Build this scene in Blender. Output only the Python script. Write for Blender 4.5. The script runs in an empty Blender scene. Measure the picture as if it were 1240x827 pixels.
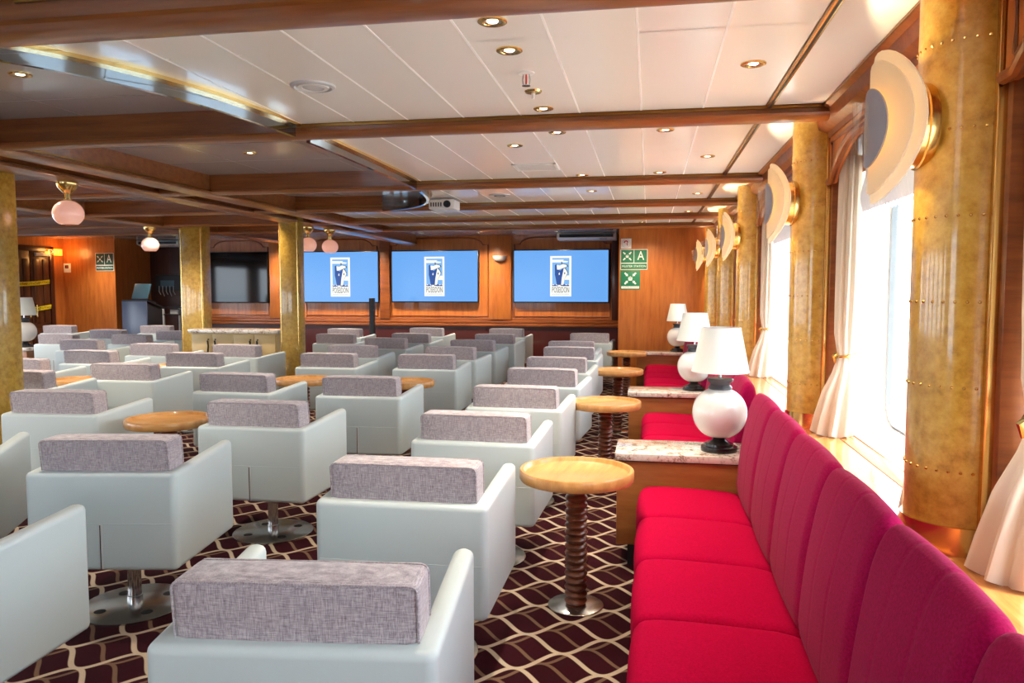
import bpy, bmesh, math, random
from math import sin, cos, pi, radians as R
from mathutils import Vector, Matrix
random.seed(4)
scene = bpy.context.scene
col = scene.collection

# ------------------------------------------------------------------ camera
F_PX, CX, CY, EYE = 930.0, 620.0, 413.5, 1.5
PITCH = math.atan(63.5 / F_PX)
YAW = math.atan(166.0 / F_PX * math.cos(PITCH))
cd = bpy.data.cameras.new('camera')
cd.sensor_width = 36.0
cd.lens = F_PX / 1240.0 * 36.0
cd.clip_start = 0.05
cd.clip_end = 3000
cam = bpy.data.objects.new('camera', cd)
cam.location = (0, 0, EYE)
cam.rotation_euler = (pi / 2 - PITCH, 0, YAW)
col.objects.link(cam)
scene.camera = cam

# ------------------------------------------------------------------ world, lights, exposure
vs = scene.view_settings
vs.view_transform = 'Standard'
vs.look = 'None'
vs.exposure = 0.98
vs.gamma = 1.0
vs.use_curve_mapping = False
w = bpy.data.worlds.new('world')
scene.world = w
w.use_nodes = True
bg = w.node_tree.nodes['Background']
bg.inputs[0].default_value = (0.80, 0.90, 1.0, 1)
bg.inputs[1].default_value = 4.6

def light(name, kind, loc, energy, color=(1, 1, 1), rot=(0, 0, 0), **kw):
    d = bpy.data.lights.new(name, kind)
    d.energy = energy
    d.color = color
    for k, v in kw.items():
        setattr(d, k, v)
    o = bpy.data.objects.new(name, d)
    o.location = loc
    o.rotation_euler = rot
    col.objects.link(o)
    return o

light('sun', 'SUN', (8, 0, 12), 6.0, (1.0, 0.95, 0.86), rot=(R(8), R(24), 0), angle=R(1.0))

# ------------------------------------------------------------------ materials
MATS = {}
def lin(c):
    return tuple(((v / 255) / 12.92 if v / 255 <= 0.04045 else ((v / 255 + 0.055) / 1.055) ** 2.4) for v in c) + (1,)

def mat(name, rgb, rough=0.5, metal=0.0, coat=0.0, spec=0.5, emit=None, estr=0.0, sheen=0.0):
    m = bpy.data.materials.new(name)
    m.use_nodes = True
    b = m.node_tree.nodes['Principled BSDF']
    b.inputs['Base Color'].default_value = lin(rgb)
    b.inputs['Roughness'].default_value = rough
    b.inputs['Metallic'].default_value = metal
    b.inputs['Coat Weight'].default_value = coat
    b.inputs['Coat Roughness'].default_value = 0.06
    b.inputs['Specular IOR Level'].default_value = spec
    b.inputs['Sheen Weight'].default_value = sheen
    if emit:
        b.inputs['Emission Color'].default_value = lin(emit)
        b.inputs['Emission Strength'].default_value = estr
    MATS[name] = m
    return m

class NT:
    def __init__(s, m):
        s.t = m.node_tree; s.n = s.t.nodes; s.l = s.t.links
        s.b = s.n['Principled BSDF']
    def node(s, kind, **kw):
        n = s.n.new(kind)
        for k, v in kw.items():
            setattr(n, k, v)
        return n
    def link(s, a, b):
        s.l.new(a, b)
    def val(s, sock, v):
        if hasattr(v, 'links'):
            s.l.new(v, sock)
        else:
            sock.default_value = v
    def math(s, op, a, b=0.0):
        n = s.node('ShaderNodeMath', operation=op)
        s.val(n.inputs[0], a); s.val(n.inputs[1], b)
        return n.outputs[0]
    def mix(s, f, a, b):
        n = s.node('ShaderNodeMix', data_type='RGBA')
        s.val(n.inputs[0], f)
        s.val(n.inputs[6], a if hasattr(a, 'links') else lin(a))
        s.val(n.inputs[7], b if hasattr(b, 'links') else lin(b))
        return n.outputs[2]
    def coord(s, scale=(1, 1, 1), out='Object', rot=(0, 0, 0)):
        t = s.node('ShaderNodeTexCoord'); m = s.node('ShaderNodeMapping')
        m.inputs['Scale'].default_value = scale
        m.inputs['Rotation'].default_value = rot
        s.link(t.outputs[out], m.inputs[0])
        return m.outputs[0]
    def noise(s, vec, scale, detail=4, rough=0.6):
        n = s.node('ShaderNodeTexNoise')
        n.inputs['Scale'].default_value = scale
        n.inputs['Detail'].default_value = detail
        n.inputs['Roughness'].default_value = rough
        s.link(vec, n.inputs['Vector'])
        return n.outputs[0]
    def ramp(s, f, stops):
        n = s.node('ShaderNodeValToRGB')
        e = n.color_ramp.elements
        while len(e) > 1: e.remove(e[-1])
        e[0].position = stops[0][0]; e[0].color = lin(stops[0][1])
        for p, c in stops[1:]:
            x = e.new(p); x.color = lin(c)
        s.link(f, n.inputs[0])
        return n.outputs[0]
    def base(s, c): s.link(c, s.b.inputs['Base Color'])
    def bump(s, h, strength=0.2, dist=0.01):
        n = s.node('ShaderNodeBump')
        n.inputs['Strength'].default_value = strength
        n.inputs['Distance'].default_value = dist
        s.link(h, n.inputs['Height'])
        s.link(n.outputs[0], s.b.inputs['Normal'])

def wood(name, c0, c1, c2, rough=0.35, coat=0.3, scale=(1, 1, 1), freq=6.0):
    m = mat(name, c1, rough, coat=coat)
    n = NT(m)
    v = n.coord(scale)
    f = n.noise(v, freq, 5, 0.65)
    n.base(n.ramp(f, [(0.28, c0), (0.5, c1), (0.75, c2)]))
    return m

wood('wood_wall', (160, 86, 30), (184, 106, 42), (200, 122, 54), 0.38, 0.25, (6, 6, 0.7), 3)
wood('wood_wall_dark', (52, 22, 14), (66, 29, 18), (82, 38, 22), 0.3, 0.3, (6, 6, 0.7), 3)
wood('wood_beam', (116, 60, 22), (140, 78, 32), (160, 96, 44), 0.3, 0.4, (0.6, 5, 8), 3)
wood('wood_trim', (108, 54, 22), (138, 74, 32), (160, 92, 42), 0.35, 0.12, (0.7, 5, 7), 3)
wood('wood_ledge', (150, 88, 40), (178, 112, 56), (200, 136, 74), 0.22, 0.5, (6, 0.6, 4), 3)
wood('wood_console', (138, 82, 38), (160, 98, 48), (176, 114, 60), 0.35, 0.3, (0.8, 5, 6), 3)
wood('wood_tray', (186, 128, 66), (208, 152, 86), (222, 170, 106), 0.3, 0.35, (1, 8, 3), 3)
wood('wood_stem', (92, 46, 26), (118, 62, 36), (140, 80, 48), 0.28, 0.4, (3, 3, 3), 4)
wood('wood_door', (56, 28, 14), (78, 42, 22), (104, 60, 32), 0.4, 0.2, (9, 9, 0.6), 3)

m = mat('burl', (170, 130, 50), 0.28, coat=0.6)
n = NT(m)
v = n.coord((1, 1, 1))
f1 = n.noise(v, 26, 6, 0.7)
f2 = n.noise(v, 5, 3, 0.6)
f = n.math('ADD', n.math('MULTIPLY', f1, 0.7), n.math('MULTIPLY', f2, 0.3))
n.base(n.ramp(f, [(0.32, (150, 110, 30)), (0.47, (192, 150, 56)), (0.6, (208, 170, 76)), (0.75, (220, 190, 104))]))

mat('brass', (222, 186, 116), 0.22, 1.0)
mat('brass_dark', (150, 108, 52), 0.28, 1.0)
mat('chrome', (200, 200, 200), 0.15, 1.0)
mat('steel', (190, 190, 188), 0.24, 1.0)
mat('ring_mirror', (150, 158, 164), 0.06, 1.0)
mat('black_plastic', (16, 16, 18), 0.35)
mat('black_hole', (14, 10, 10), 0.7)
mat('dark_screen', (6, 6, 8), 0.06, spec=0.35)
mat('white_paint', (236, 236, 232), 0.35)
mat('white_plastic', (232, 230, 224), 0.4)
mat('pale_plastic', (206, 206, 204), 0.4)
mat('gasket', (120, 124, 126), 0.5)
mat('shade', (222, 228, 222), 0.8)
mat('ceramic', (232, 228, 222), 0.08, coat=0.6)
mat('lamp_black', (22, 18, 18), 0.25, coat=0.4)
mat('lamp_grey', (92, 92, 94), 0.35, 0.4)
mat('podium', (84, 96, 122), 0.3)
mat('podium_dark', (30, 30, 36), 0.5)
mat('laptop', (66, 98, 112), 0.4)
mat('cream_door', (206, 180, 128), 0.4)
mat('sign_green', (20, 120, 84), 0.5)
mat('sign_dark_green', (14, 70, 56), 0.5)
mat('sign_white', (236, 240, 236), 0.5)
mat('print_black', (22, 22, 26), 0.6)
mat('print_red', (196, 30, 24), 0.5)
mat('tape_yellow', (236, 214, 30), 0.4)
mat('maroon', (70, 20, 20), 0.35, coat=0.3)
mat('exit_orange', (240, 120, 40), 0.4, emit=(255, 120, 30), estr=2.5)
mat('globe', (250, 210, 196), 0.12, coat=0.5, emit=(255, 176, 146), estr=0.25)
mat('sea', (120, 160, 186), 0.12)
mat('deck', (226, 222, 210), 0.6)
mat('rail_white', (240, 240, 240), 0.4)
mat('bulb', (255, 244, 220), 0.3, emit=(255, 236, 200), estr=6.0)
mat('sconce_dark', (168, 168, 176), 0.4)
mat('sconce_glow', (250, 220, 160), 0.4, emit=(255, 190, 96), estr=8.0)
mat('scr_navy', (8, 9, 12), 0.2, spec=0.35, emit=(24, 72, 150), estr=0.55)
mat('scr_sky', (8, 9, 12), 0.2, spec=0.35, emit=(120, 178, 236), estr=0.55)
mat('scr_card', (8, 9, 12), 0.2, spec=0.35, emit=(246, 244, 236), estr=0.55)
mat('scr_ink', (8, 9, 12), 0.2, spec=0.35, emit=(40, 44, 56), estr=0.55)
mat('scr_blue', (8, 9, 12), 0.2, spec=0.35, emit=(104, 166, 236), estr=0.55)

m = mat('leather', (200, 212, 212), 0.38)
n = NT(m); n.bump(n.noise(n.coord(), 220, 3), 0.06, 0.004)

m = mat('tweed', (170, 158, 168), 0.9, sheen=0.3)
n = NT(m)
a = n.noise(n.coord((30, 30, 420)), 1.0, 3, 0.7)
b_ = n.noise(n.coord((420, 420, 26)), 1.0, 3, 0.7)
f = n.math('MULTIPLY', n.math('ADD', a, b_), 0.5)
n.base(n.ramp(f, [(0.34, (112, 98, 104)), (0.47, (160, 148, 153)), (0.56, (190, 180, 183)), (0.68, (214, 208, 208))]))
n.bump(f, 0.25, 0.004)

m = mat('crimson', (198, 6, 62), 0.95, spec=0.06)
n = NT(m)
f = n.noise(n.coord((1, 1, 1)), 160, 3, 0.7)
n.base(n.ramp(f, [(0.3, (148, 0, 42)), (0.55, (168, 0, 52)), (0.75, (180, 2, 62))]))
n.bump(f, 0.2, 0.003)
m = mat('crimson_back_light', (172, 8, 78), 0.9, spec=0.12, sheen=0.04)  # same fabric as the seats; light on the backs put into the colour
n = NT(m)
f = n.noise(n.coord((1, 1, 1)), 160, 3, 0.7)
n.base(n.ramp(f, [(0.3, (132, 0, 52)), (0.55, (154, 0, 66)), (0.75, (168, 8, 80))]))
n.bump(f, 0.2, 0.003)

m = mat('marble', (220, 212, 202), 0.12, coat=0.5)
n = NT(m)
v = n.coord()
f = n.noise(v, 16, 8, 0.75)
g = n.noise(v, 60, 4, 0.7)
h = n.math('ADD', n.math('MULTIPLY', f, 0.65), n.math('MULTIPLY', g, 0.35))
n.base(n.ramp(h, [(0.36, (70, 54, 48)), (0.43, (158, 132, 112)), (0.5, (222, 214, 204)), (0.7, (240, 236, 230))]))

m = mat('curtain', (214, 202, 186), 0.75, sheen=0.2)
m.node_tree.nodes['Principled BSDF'].inputs['Transmission Weight'].default_value = 0.0
m = mat('lace', (196, 188, 184), 0.8)

m = mat('ceiling_white', (248, 243, 234), 0.22, coat=0.2)
m = mat('ceiling_back', (244, 240, 232), 0.4)
m = mat('ceiling_taupe', (188, 182, 184), 0.22, metal=0.15, coat=0.4)
NT(m)

m = mat('seam_dark', (40, 30, 28), 0.5)

# frosted sconce glass: translucent sheet
def translucent(name, rgb, fac):
    m = mat(name, rgb, 0.5)
    t = m.node_tree
    tr = t.nodes.new('ShaderNodeBsdfTranslucent'); tr.inputs[0].default_value = lin(rgb)
    mx = t.nodes.new('ShaderNodeMixShader'); mx.inputs[0].default_value = fac
    t.links.new(t.nodes['Principled BSDF'].outputs[0], mx.inputs[1])
    t.links.new(tr.outputs[0], mx.inputs[2])
    t.links.new(mx.outputs[0], t.nodes['Material Output'].inputs[0])
    return m
translucent('frosted', (250, 246, 236), 0.7)
translucent('curtain_sheer', (222, 208, 190), 0.35)
translucent('lace_sheer', (216, 210, 206), 0.16)

def thin_glass(name, tint, refl):
    m = bpy.data.materials.new(name); m.use_nodes = True
    t = m.node_tree; t.nodes.remove(t.nodes['Principled BSDF'])
    a = t.nodes.new('ShaderNodeBsdfTransparent'); a.inputs[0].default_value = tint
    g = t.nodes.new('ShaderNodeBsdfGlossy'); g.inputs['Roughness'].default_value = 0.02
    mx = t.nodes.new('ShaderNodeMixShader'); mx.inputs[0].default_value = refl
    t.links.new(a.outputs[0], mx.inputs[1]); t.links.new(g.outputs[0], mx.inputs[2])
    t.links.new(mx.outputs[0], t.nodes['Material Output'].inputs[0])
    MATS[name] = m
thin_glass('pane', (0.97, 0.99, 1.0, 1), 0.06)
thin_glass('clear_block', (0.98, 0.95, 0.88, 1), 0.18)

# carpet: two interlocking ogee line lattices on burgundy
m = mat('carpet', (58, 14, 26), 0.95, spec=0.1)
n = NT(m)
tc = n.node('ShaderNodeTexCoord'); sp = n.node('ShaderNodeSeparateXYZ')
n.link(tc.outputs['Object'], sp.inputs[0])
def ogee(ox, oy, hw):
    P, H = 0.342, 0.1527
    ph = n.math('MULTIPLY', n.math('SUBTRACT', sp.outputs[0], ox), 2 * pi / P)
    s = n.math('MULTIPLY', n.math('COSINE', ph), 0.5)
    slope = n.math('MULTIPLY', n.math('SINE', ph), 0.5 * H * 2 * pi / P)
    yy = n.math('DIVIDE', n.math('SUBTRACT', sp.outputs[1], oy), H)
    def dist(q):
        fr = n.math('FRACT', n.math('ADD', n.math('MULTIPLY', q, 0.5), 0.5))
        return n.math('MULTIPLY', n.math('ABSOLUTE', n.math('SUBTRACT', fr, 0.5)), 2 * H)
    d1 = dist(n.math('SUBTRACT', yy, s))
    d2 = dist(n.math('ADD', n.math('SUBTRACT', yy, 1.0), s))
    d = n.math('MINIMUM', d1, d2)
    k = n.math('SQRT', n.math('ADD', n.math('MULTIPLY', slope, slope), 1.0))
    d = n.math('DIVIDE', d, k)
    mr = n.node('ShaderNodeMapRange')
    n.link(d, mr.inputs[0])
    mr.inputs[1].default_value = hw; mr.inputs[2].default_value = hw + 0.004
    mr.inputs[3].default_value = 1; mr.inputs[4].default_value = 0
    return mr.outputs[0]
pile = n.noise(tc.outputs['Object'], 260, 3, 0.8)
ground = n.mix(n.noise(tc.outputs['Object'], 1.6, 2), (45, 7, 16), (58, 12, 24))
c = n.mix(n.math('MULTIPLY', ogee(-0.507 + 0.10, 2.907 - 0.076 + 0.055, 0.0065), 0.8), ground, (132, 104, 82))
c = n.mix(ogee(-0.507, 2.907 - 0.07635, 0.0088), c, (200, 180, 156))
dk = n.node('ShaderNodeMix', data_type='RGBA', blend_type='MULTIPLY')
dk.inputs[0].default_value = 0.55
n.link(c, dk.inputs[6])
n.link(n.ramp(pile, [(0.3, (150, 150, 150)), (0.7, (255, 255, 255))]), dk.inputs[7])
n.base(dk.outputs[2])
n.bump(pile, 0.5, 0.006)

# ------------------------------------------------------------------ mesh helpers
def mesh(name, bm, m, parent=None, smooth=True, ang=40):
    me = bpy.data.meshes.new(name)
    bmesh.ops.recalc_face_normals(bm, faces=bm.faces[:])
    bm.to_mesh(me); bm.free()
    if m: me.materials.append(MATS[m])
    if smooth:
        me.polygons.foreach_set('use_smooth', [True] * len(me.polygons))
        me.set_sharp_from_angle(angle=R(ang))
    o = bpy.data.objects.new(name, me)
    col.objects.link(o)
    if parent is not None: o.parent = parent
    return o

def empty(name, loc=(0, 0, 0), rz=0):
    o = bpy.data.objects.new(name, None)
    o.empty_display_size = 0.1
    o.location = loc; o.rotation_euler = (0, 0, rz)
    col.objects.link(o)
    return o

def tag(o, label, cat, group=None):
    o['label'] = label; o['category'] = cat
    if group: o['group'] = group
    return o

def struct(o, label=None):
    o['kind'] = 'structure'
    if label: o['label'] = label
    return o

def copy_tree(o, parent=None):
    c = o.copy(); col.objects.link(c); c.parent = parent
    for ch in list(o.children):
        copy_tree(ch, c)
    return c

def bm_box(bm, x0, x1, y0, y1, z0, z1, bev=0.0, seg=2):
    r = bmesh.ops.create_cube(bm, size=1.0)
    vs_ = r['verts']
    for v in vs_:
        v.co.x = (x0 + x1) / 2 + v.co.x * (x1 - x0)
        v.co.y = (y0 + y1) / 2 + v.co.y * (y1 - y0)
        v.co.z = (z0 + z1) / 2 + v.co.z * (z1 - z0)
    if bev > 0:
        es = list({e for v in vs_ for e in v.link_edges})
        bmesh.ops.bevel(bm, geom=es, offset=bev, segments=seg, profile=0.5, affect='EDGES')
    return bm

def box(name, x0, x1, y0, y1, z0, z1, m, parent=None, bev=0.0, seg=2):
    return mesh(name, bm_box(bmesh.new(), x0, x1, y0, y1, z0, z1, bev, seg), m, parent)

def bm_lathe(bm, prof, seg=32, center=(0, 0, 0), closed=False):
    rings = []
    for r, z in prof:
        if r < 1e-6:
            rings.append([bm.verts.new((center[0], center[1], center[2] + z))])
        else:
            rings.append([bm.verts.new((center[0] + r * cos(2 * pi * i / seg), center[1] + r * sin(2 * pi * i / seg), center[2] + z)) for i in range(seg)])
    pairs = list(zip(rings[:-1], rings[1:]))
    if closed: pairs.append((rings[-1], rings[0]))
    for a, b in pairs:
        for i in range(seg):
            j = (i + 1) % seg
            if len(a) == 1 and len(b) == 1: continue
            if len(a) == 1: bm.faces.new((a[0], b[i], b[j]))
            elif len(b) == 1: bm.faces.new((a[i], a[j], b[0]))
            else: bm.faces.new((a[i], a[j], b[j], b[i]))
    return bm

def lathe(name, prof, m, parent=None, seg=32, center=(0, 0, 0), closed=False):
    return mesh(name, bm_lathe(bmesh.new(), prof, seg, center, closed), m, parent)

def bm_prism(bm, pts, axis, a0, a1):
    """extrude a 2-D outline along an axis (X: pts are (y,z); Y: (x,z); Z: (x,y))"""
    def P(p, a):
        return {'X': (a, p[0], p[1]), 'Y': (p[0], a, p[1]), 'Z': (p[0], p[1], a)}[axis]
    A = [bm.verts.new(P(p, a0)) for p in pts]
    B = [bm.verts.new(P(p, a1)) for p in pts]
    bm.faces.new(A); bm.faces.new(B[::-1])
    k = len(pts)
    for i in range(k):
        bm.faces.new((A[i], B[i], B[(i + 1) % k], A[(i + 1) % k]))
    return bm

def prism(name, pts, axis, a0, a1, m, parent=None, bev=0.0, seg=2):
    bm = bm_prism(bmesh.new(), pts, axis, a0, a1)
    if bev > 0:
        bmesh.ops.bevel(bm, geom=bm.edges[:], offset=bev, segments=seg, profile=0.5, affect='EDGES')
    return mesh(name, bm, m, parent)

def bm_tube(bm, pts, r, seg=8, closed=False):
    pts = [Vector(p) for p in pts]
    k = len(pts); rings = []
    for i, p in enumerate(pts):
        if closed:
            t = pts[(i + 1) % k] - pts[i - 1]
        else:
            t = pts[min(i + 1, k - 1)] - pts[max(i - 1, 0)]
        t.normalize()
        u = t.orthogonal() if abs(t.z) > 0.9 else t.cross(Vector((0, 0, 1)))
        u.normalize(); v = t.cross(u)
        if abs(t.z) > 0.9:
            u = Vector((1, 0, 0)) - t * t.x; u.normalize(); v = t.cross(u)
        rr = r[i] if isinstance(r, (list, tuple)) else r
        rings.append([bm.verts.new(p + u * rr * cos(2 * pi * j / seg) + v * rr * sin(2 * pi * j / seg)) for j in range(seg)])
    rng = range(k if closed else k - 1)
    for i in rng:
        a, b = rings[i], rings[(i + 1) % k]
        for j in range(seg):
            bm.faces.new((a[j], a[(j + 1) % seg], b[(j + 1) % seg], b[j]))
    if not closed:
        bm.faces.new(rings[0]); bm.faces.new(rings[-1][::-1])
    return bm

def tube(name, pts, r, m, parent=None, seg=8, closed=False):
    return mesh(name, bm_tube(bmesh.new(), pts, r, seg, closed), m, parent)

def rrect(y0, y1, z0, z1, r, k=6):
    out = []
    for cy, cz, a0 in ((y1 - r, z1 - r, 0), (y0 + r, z1 - r, 90), (y0 + r, z0 + r, 180), (y1 - r, z0 + r, 270)):
        for i in range(k + 1):
            a = R(a0 + 90 * i / k)
            out.append((cy + r * cos(a), cz + r * sin(a)))
    return out

def bm_loft(bm, rings, closed=True, cap=False):
    rs = [[bm.verts.new(p) for p in r] for r in rings]
    k = len(rs[0])
    for a, b in zip(rs[:-1], rs[1:]):
        for i in range(k if closed else k - 1):
            j = (i + 1) % k
            bm.faces.new((a[i], a[j], b[j], b[i]))
    if cap:
        bm.faces.new(rs[0]); bm.faces.new(rs[-1][::-1])
    return bm

def text_mesh(name, body, size, m, parent=None, mtx=None, width=None, depth=0.0004):
    cu = bpy.data.curves.new(name, 'FONT')
    cu.body = body; cu.size = size; cu.align_x = 'CENTER'; cu.align_y = 'CENTER'
    cu.extrude = depth; cu.resolution_u = 2
    t = bpy.data.objects.new(name + '_tmp', cu)
    col.objects.link(t)
    bpy.context.view_layer.update()
    me = bpy.data.meshes.new_from_object(t.evaluated_get(bpy.context.evaluated_depsgraph_get()))
    bpy.data.objects.remove(t); bpy.data.curves.remove(cu)
    me.name = name
    if width:
        xs = [v.co.x for v in me.vertices]
        k = width / (max(xs) - min(xs)); c = (max(xs) + min(xs)) / 2
        for v in me.vertices: v.co.x = (v.co.x - c) * k
    if mtx: me.transform(mtx)
    me.materials.clear(); me.materials.append(MATS[m])
    o = bpy.data.objects.new(name, me)
    col.objects.link(o)
    if parent is not None: o.parent = parent
    return o

def facing_cam(x, y, z):
    """matrix laying an XY drawing upright, facing -Y"""
    return Matrix.Translation((x, y, z)) @ Matrix.Rotation(pi / 2, 4, 'X')

def flat_poly(name, pts, m, parent, x, y, z, t=0.0008):
    """thin printed shape on a wall facing -Y; pts in (x,z) relative"""
    bm = bm_prism(bmesh.new(), [(x + a, z + b) for a, b in pts], 'Y', y, y - t)
    return mesh(name, bm, m, parent, smooth=False)

# ------------------------------------------------------------------ dimensions
CEIL = 2.40; RAISED = 2.50; BEAM_Z = 2.33
XL, XW = -11.6, 1.04            # left wall, right inner wall
YB, YF = -3.0, 14.2             # back wall, screen wall
LEDGE = 0.755
COLS_Y = [-1.67, 0.36, 2.42, 4.42, 7.08, 9.0, 10.95]

# ------------------------------------------------------------------ setting: floor, walls, ceiling
floor = struct(box('floor', XL, 1.3, YB, 14.9, -0.1, 0.0, 'carpet'), 'burgundy carpet with an interlocking ogee line pattern')
roof = struct(box('ceiling', XL - 0.2, 1.5, YB - 0.2, 15.0, 2.56, 2.66, 'ceiling_back'), 'glossy white ceiling panels between wooden beams')

def ring_x(y):
    t = abs(y - 5.05) / 2.95
    if t >= 1: return -3.78
    return -3.78 + 1.88 * (1 - t ** 3.5) ** (1 / 3.5)

BEAMS = [(2.13, 2.33), (4.0, 4.15), (6.25, 6.40), (7.92, 8.06), (9.38, 9.50), (10.7, 10.82)]
strips = [0.555, 0.255, -0.05, -0.36, -0.665, -0.97, -1.275, -1.58, -1.885, -2.19, -2.495, -2.8, -3.105, -3.41, -3.70]
bays = [(0.4, 1.27, 0), (1.27, 2.13, 0), (2.33, 2.80, 1), (2.80, 4.0, 1), (4.15, 5.2, 1), (5.2, 6.25, 1), (6.40, 7.92, 1), (8.06, 9.38, 0), (9.50, 10.7, 0), (-3.0, -1.3, 0), (-1.3, 0.4, 0)]
for y0, y1, ringed in bays:
    for i in range(len(strips) - 1):
        x1, x0 = strips[i] - 0.003, strips[i + 1] + 0.003
        rows = []
        K = 14 if ringed and x0 < -1.7 else 1
        for k in range(K + 1):
            y = y0 + 0.002 + (y1 - y0 - 0.004) * k / K
            l = max(x0, ring_x(y) + 0.015) if ringed else x0
            rows.append((y, l))
        bm = bmesh.new(); ok = False
        for (ya, la), (yb, lb) in zip(rows[:-1], rows[1:]):
            if la >= x1 - 0.005 and lb >= x1 - 0.005: continue
            la, lb = min(la, x1 - 0.001), min(lb, x1 - 0.001)
            ok = True
            for z in (CEIL, CEIL + 0.012):
                bm.faces.new([bm.verts.new(p) for p in ((la, ya, z), (x1, ya, z), (x1, yb, z), (lb, yb, z))])
        if ok:
            bmesh.ops.remove_doubles(bm, verts=bm.verts[:], dist=1e-5)
            mesh('ceiling_panel', bm, 'ceiling_white', roof, smooth=False)
        else:
            bm.free()
mat('joint_metal', (255, 253, 248), 0.3)
for y0, y1, ringed in bays:
    for x in strips[1:-1]:
        ya = y0
        if ringed:
            while ya < y1 and ring_x(ya) + 0.02 > x: ya += 0.02
            yb = y1
            while yb > ya and ring_x(yb) + 0.02 > x: yb -= 0.02
        else: yb = y1
        if yb - ya > 0.1:
            box('joint_strip', x - 0.0045, x + 0.0045, ya, yb, CEIL - 0.0012, CEIL + 0.006, 'joint_metal', roof)
# pale lining seen in the joints, flat white strip by the windows
bm = bmesh.new()
for y0, y1 in ((-3.0, 2.2), (8.0, 10.75)):
    bm_box(bm, -3.72, 0.56, y0, y1, CEIL + 0.02, CEIL + 0.03)
bm_box(bm, -1.9, 0.56, 2.2, 8.0, CEIL + 0.02, CEIL + 0.03)
mesh('ceiling_lining', bm, 'ceiling_back', roof, smooth=False)
edges = [YB] + [v for b in BEAMS for v in b] + [11.4]
for k in range(0, len(edges), 2):
    box('edge_panel', 0.585, 0.95, edges[k] + 0.003, edges[k + 1] - 0.003, CEIL, CEIL + 0.015, 'ceiling_white', roof)

# raised glossy ceiling over the lounge centre, in panels
lx = [-1.55 - 0.84 * k for k in range(13)]
ly = [2.33 + 0.66 * k for k in range(19)]
for i in range(len(lx) - 1):
    for j in range(len(ly) - 1):
        x1, x0 = lx[i] - 0.004, lx[i + 1] + 0.004
        y0, y1 = ly[j] + 0.004, min(ly[j + 1], 14.9) - 0.004
        if x0 > -3.7 and 8.0 < y0 and y1 < 10.8: continue
        if x0 > -1.8 and y1 < 8: continue
        box('raised_panel', x0, x1, y0, y1, RAISED, RAISED + 0.02, 'ceiling_taupe', roof)
for j in range(19):
    if ly[j] > 10.6:
        box('raised_panel', -1.54, -0.3, ly[j] + 0.004, min(ly[j] + 0.66, 14.9) - 0.004, RAISED, RAISED + 0.02, 'ceiling_taupe', roof)
box('raised_lining', XL, -0.3, 2.2, 14.9, RAISED + 0.03, RAISED + 0.04, 'seam_dark', roof)

# cross beams with a rounded lower moulding and brass lips
def beam_profile(y0, y1, ztop, zbot):
    yc, hw = (y0 + y1) / 2, (y1 - y0) / 2
    pts = [(y0 + 0.02, ztop), (y0 + 0.02, zbot + 0.035)]
    for k in range(9):
        a = pi * k / 8
        pts.append((yc - hw * cos(a), zbot + 0.03 - 0.03 * sin(a)))
    pts += [(y1 - 0.02, zbot + 0.035), (y1 - 0.02, ztop)]
    return pts
words = ['nearest', 'second', 'third', 'fourth', 'fifth', 'sixth']
for i, (y0, y1) in enumerate(BEAMS):
    root = struct(empty('trim_%d' % (i + 1), (0, 0, 0)), words[i] + ' polished wooden beam crossing the ceiling')
    zb = BEAM_Z - (0.03 if i == 0 else 0)
    x1 = 0.93 if i < 5 else 0.93
    mesh('beam', bm_prism(bmesh.new(), beam_profile(y0, y1, 2.555, zb), 'X', XL, x1), 'wood_beam', root, ang=30)
    box('brass_lip', -3.7 if i > 2 else -1.95, x1, y0 + 0.008, y0 + 0.0205, CEIL - 0.014, CEIL - 0.002, 'brass_dark', root)
# lengthwise beams over the left columns
for k, (x0, x1, y0, y1) in enumerate(((-4.02, -3.80, 2.33, 10.7), (-4.56, -4.30, 2.33, 14.0), (-6.64, -6.40, 2.33, 13.4))):
    root = struct(empty('trim_%d' % (7 + k)), ['lengthwise wooden beam beside the curved mirror band', 'lengthwise wooden beam over the left columns', 'lengthwise wooden beam at the far left'][k])
    mesh('beam', bm_prism(bmesh.new(), [(p, z - 0.012) for p, z in beam_profile(x0, x1, 2.555, BEAM_Z)], 'Y', y0, y1), 'wood_beam', root, ang=30)
    box('brass_lip', x1 - 0.0205, x1 - 0.006, y0, y1, BEAM_Z + 0.03, BEAM_Z + 0.042, 'brass_dark', root)

# curved mirror band round the raised ceiling
ring = struct(empty('trim_10'), 'curved mirrored band edging the raised ceiling')
def ring_band(name, z0, z1, off, th, m, y0, y1):
    ys = [y0 + (y1 - y0) * k / 30 for k in range(31)]
    out = []
    for y in ys:
        x = ring_x(y)
        d = (ring_x(min(y + 0.02, 7.98)) - ring_x(max(y - 0.02, 2.12))) / 0.04
        nx, ny = 1 / math.hypot(1, d), -d / math.hypot(1, d)
        out.append([(x + nx * (off + s), y + ny * (off + s), z) for s, z in ((0, z0), (th, z0), (th, z1), (0, z1))])
    mesh(name, bm_loft(bmesh.new(), out, cap=True), m, ring)
ring_y = [(2.34, 3.99), (4.16, 6.24), (6.41, 7.91)]
for a, b in ring_y:
    ring_band('mirror_band', BEAM_Z, RAISED, -0.02, 0.025, 'ring_mirror', a, b)
    ring_band('brass_edge', CEIL - 0.016, CEIL + 0.004, 0.005, 0.03, 'brass', a, b)
# long brass track along the windows
tr = struct(empty('trim_11'), 'brass strip running along the ceiling beside the windows')
box('strip', 0.555, 0.585, YB, 11.4, CEIL - 0.012, CEIL + 0.02, 'brass', tr, 0.004)
box('groove', 0.565, 0.575, YB, 11.4, CEIL - 0.0135, CEIL - 0.010, 'seam_dark', tr)

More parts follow.
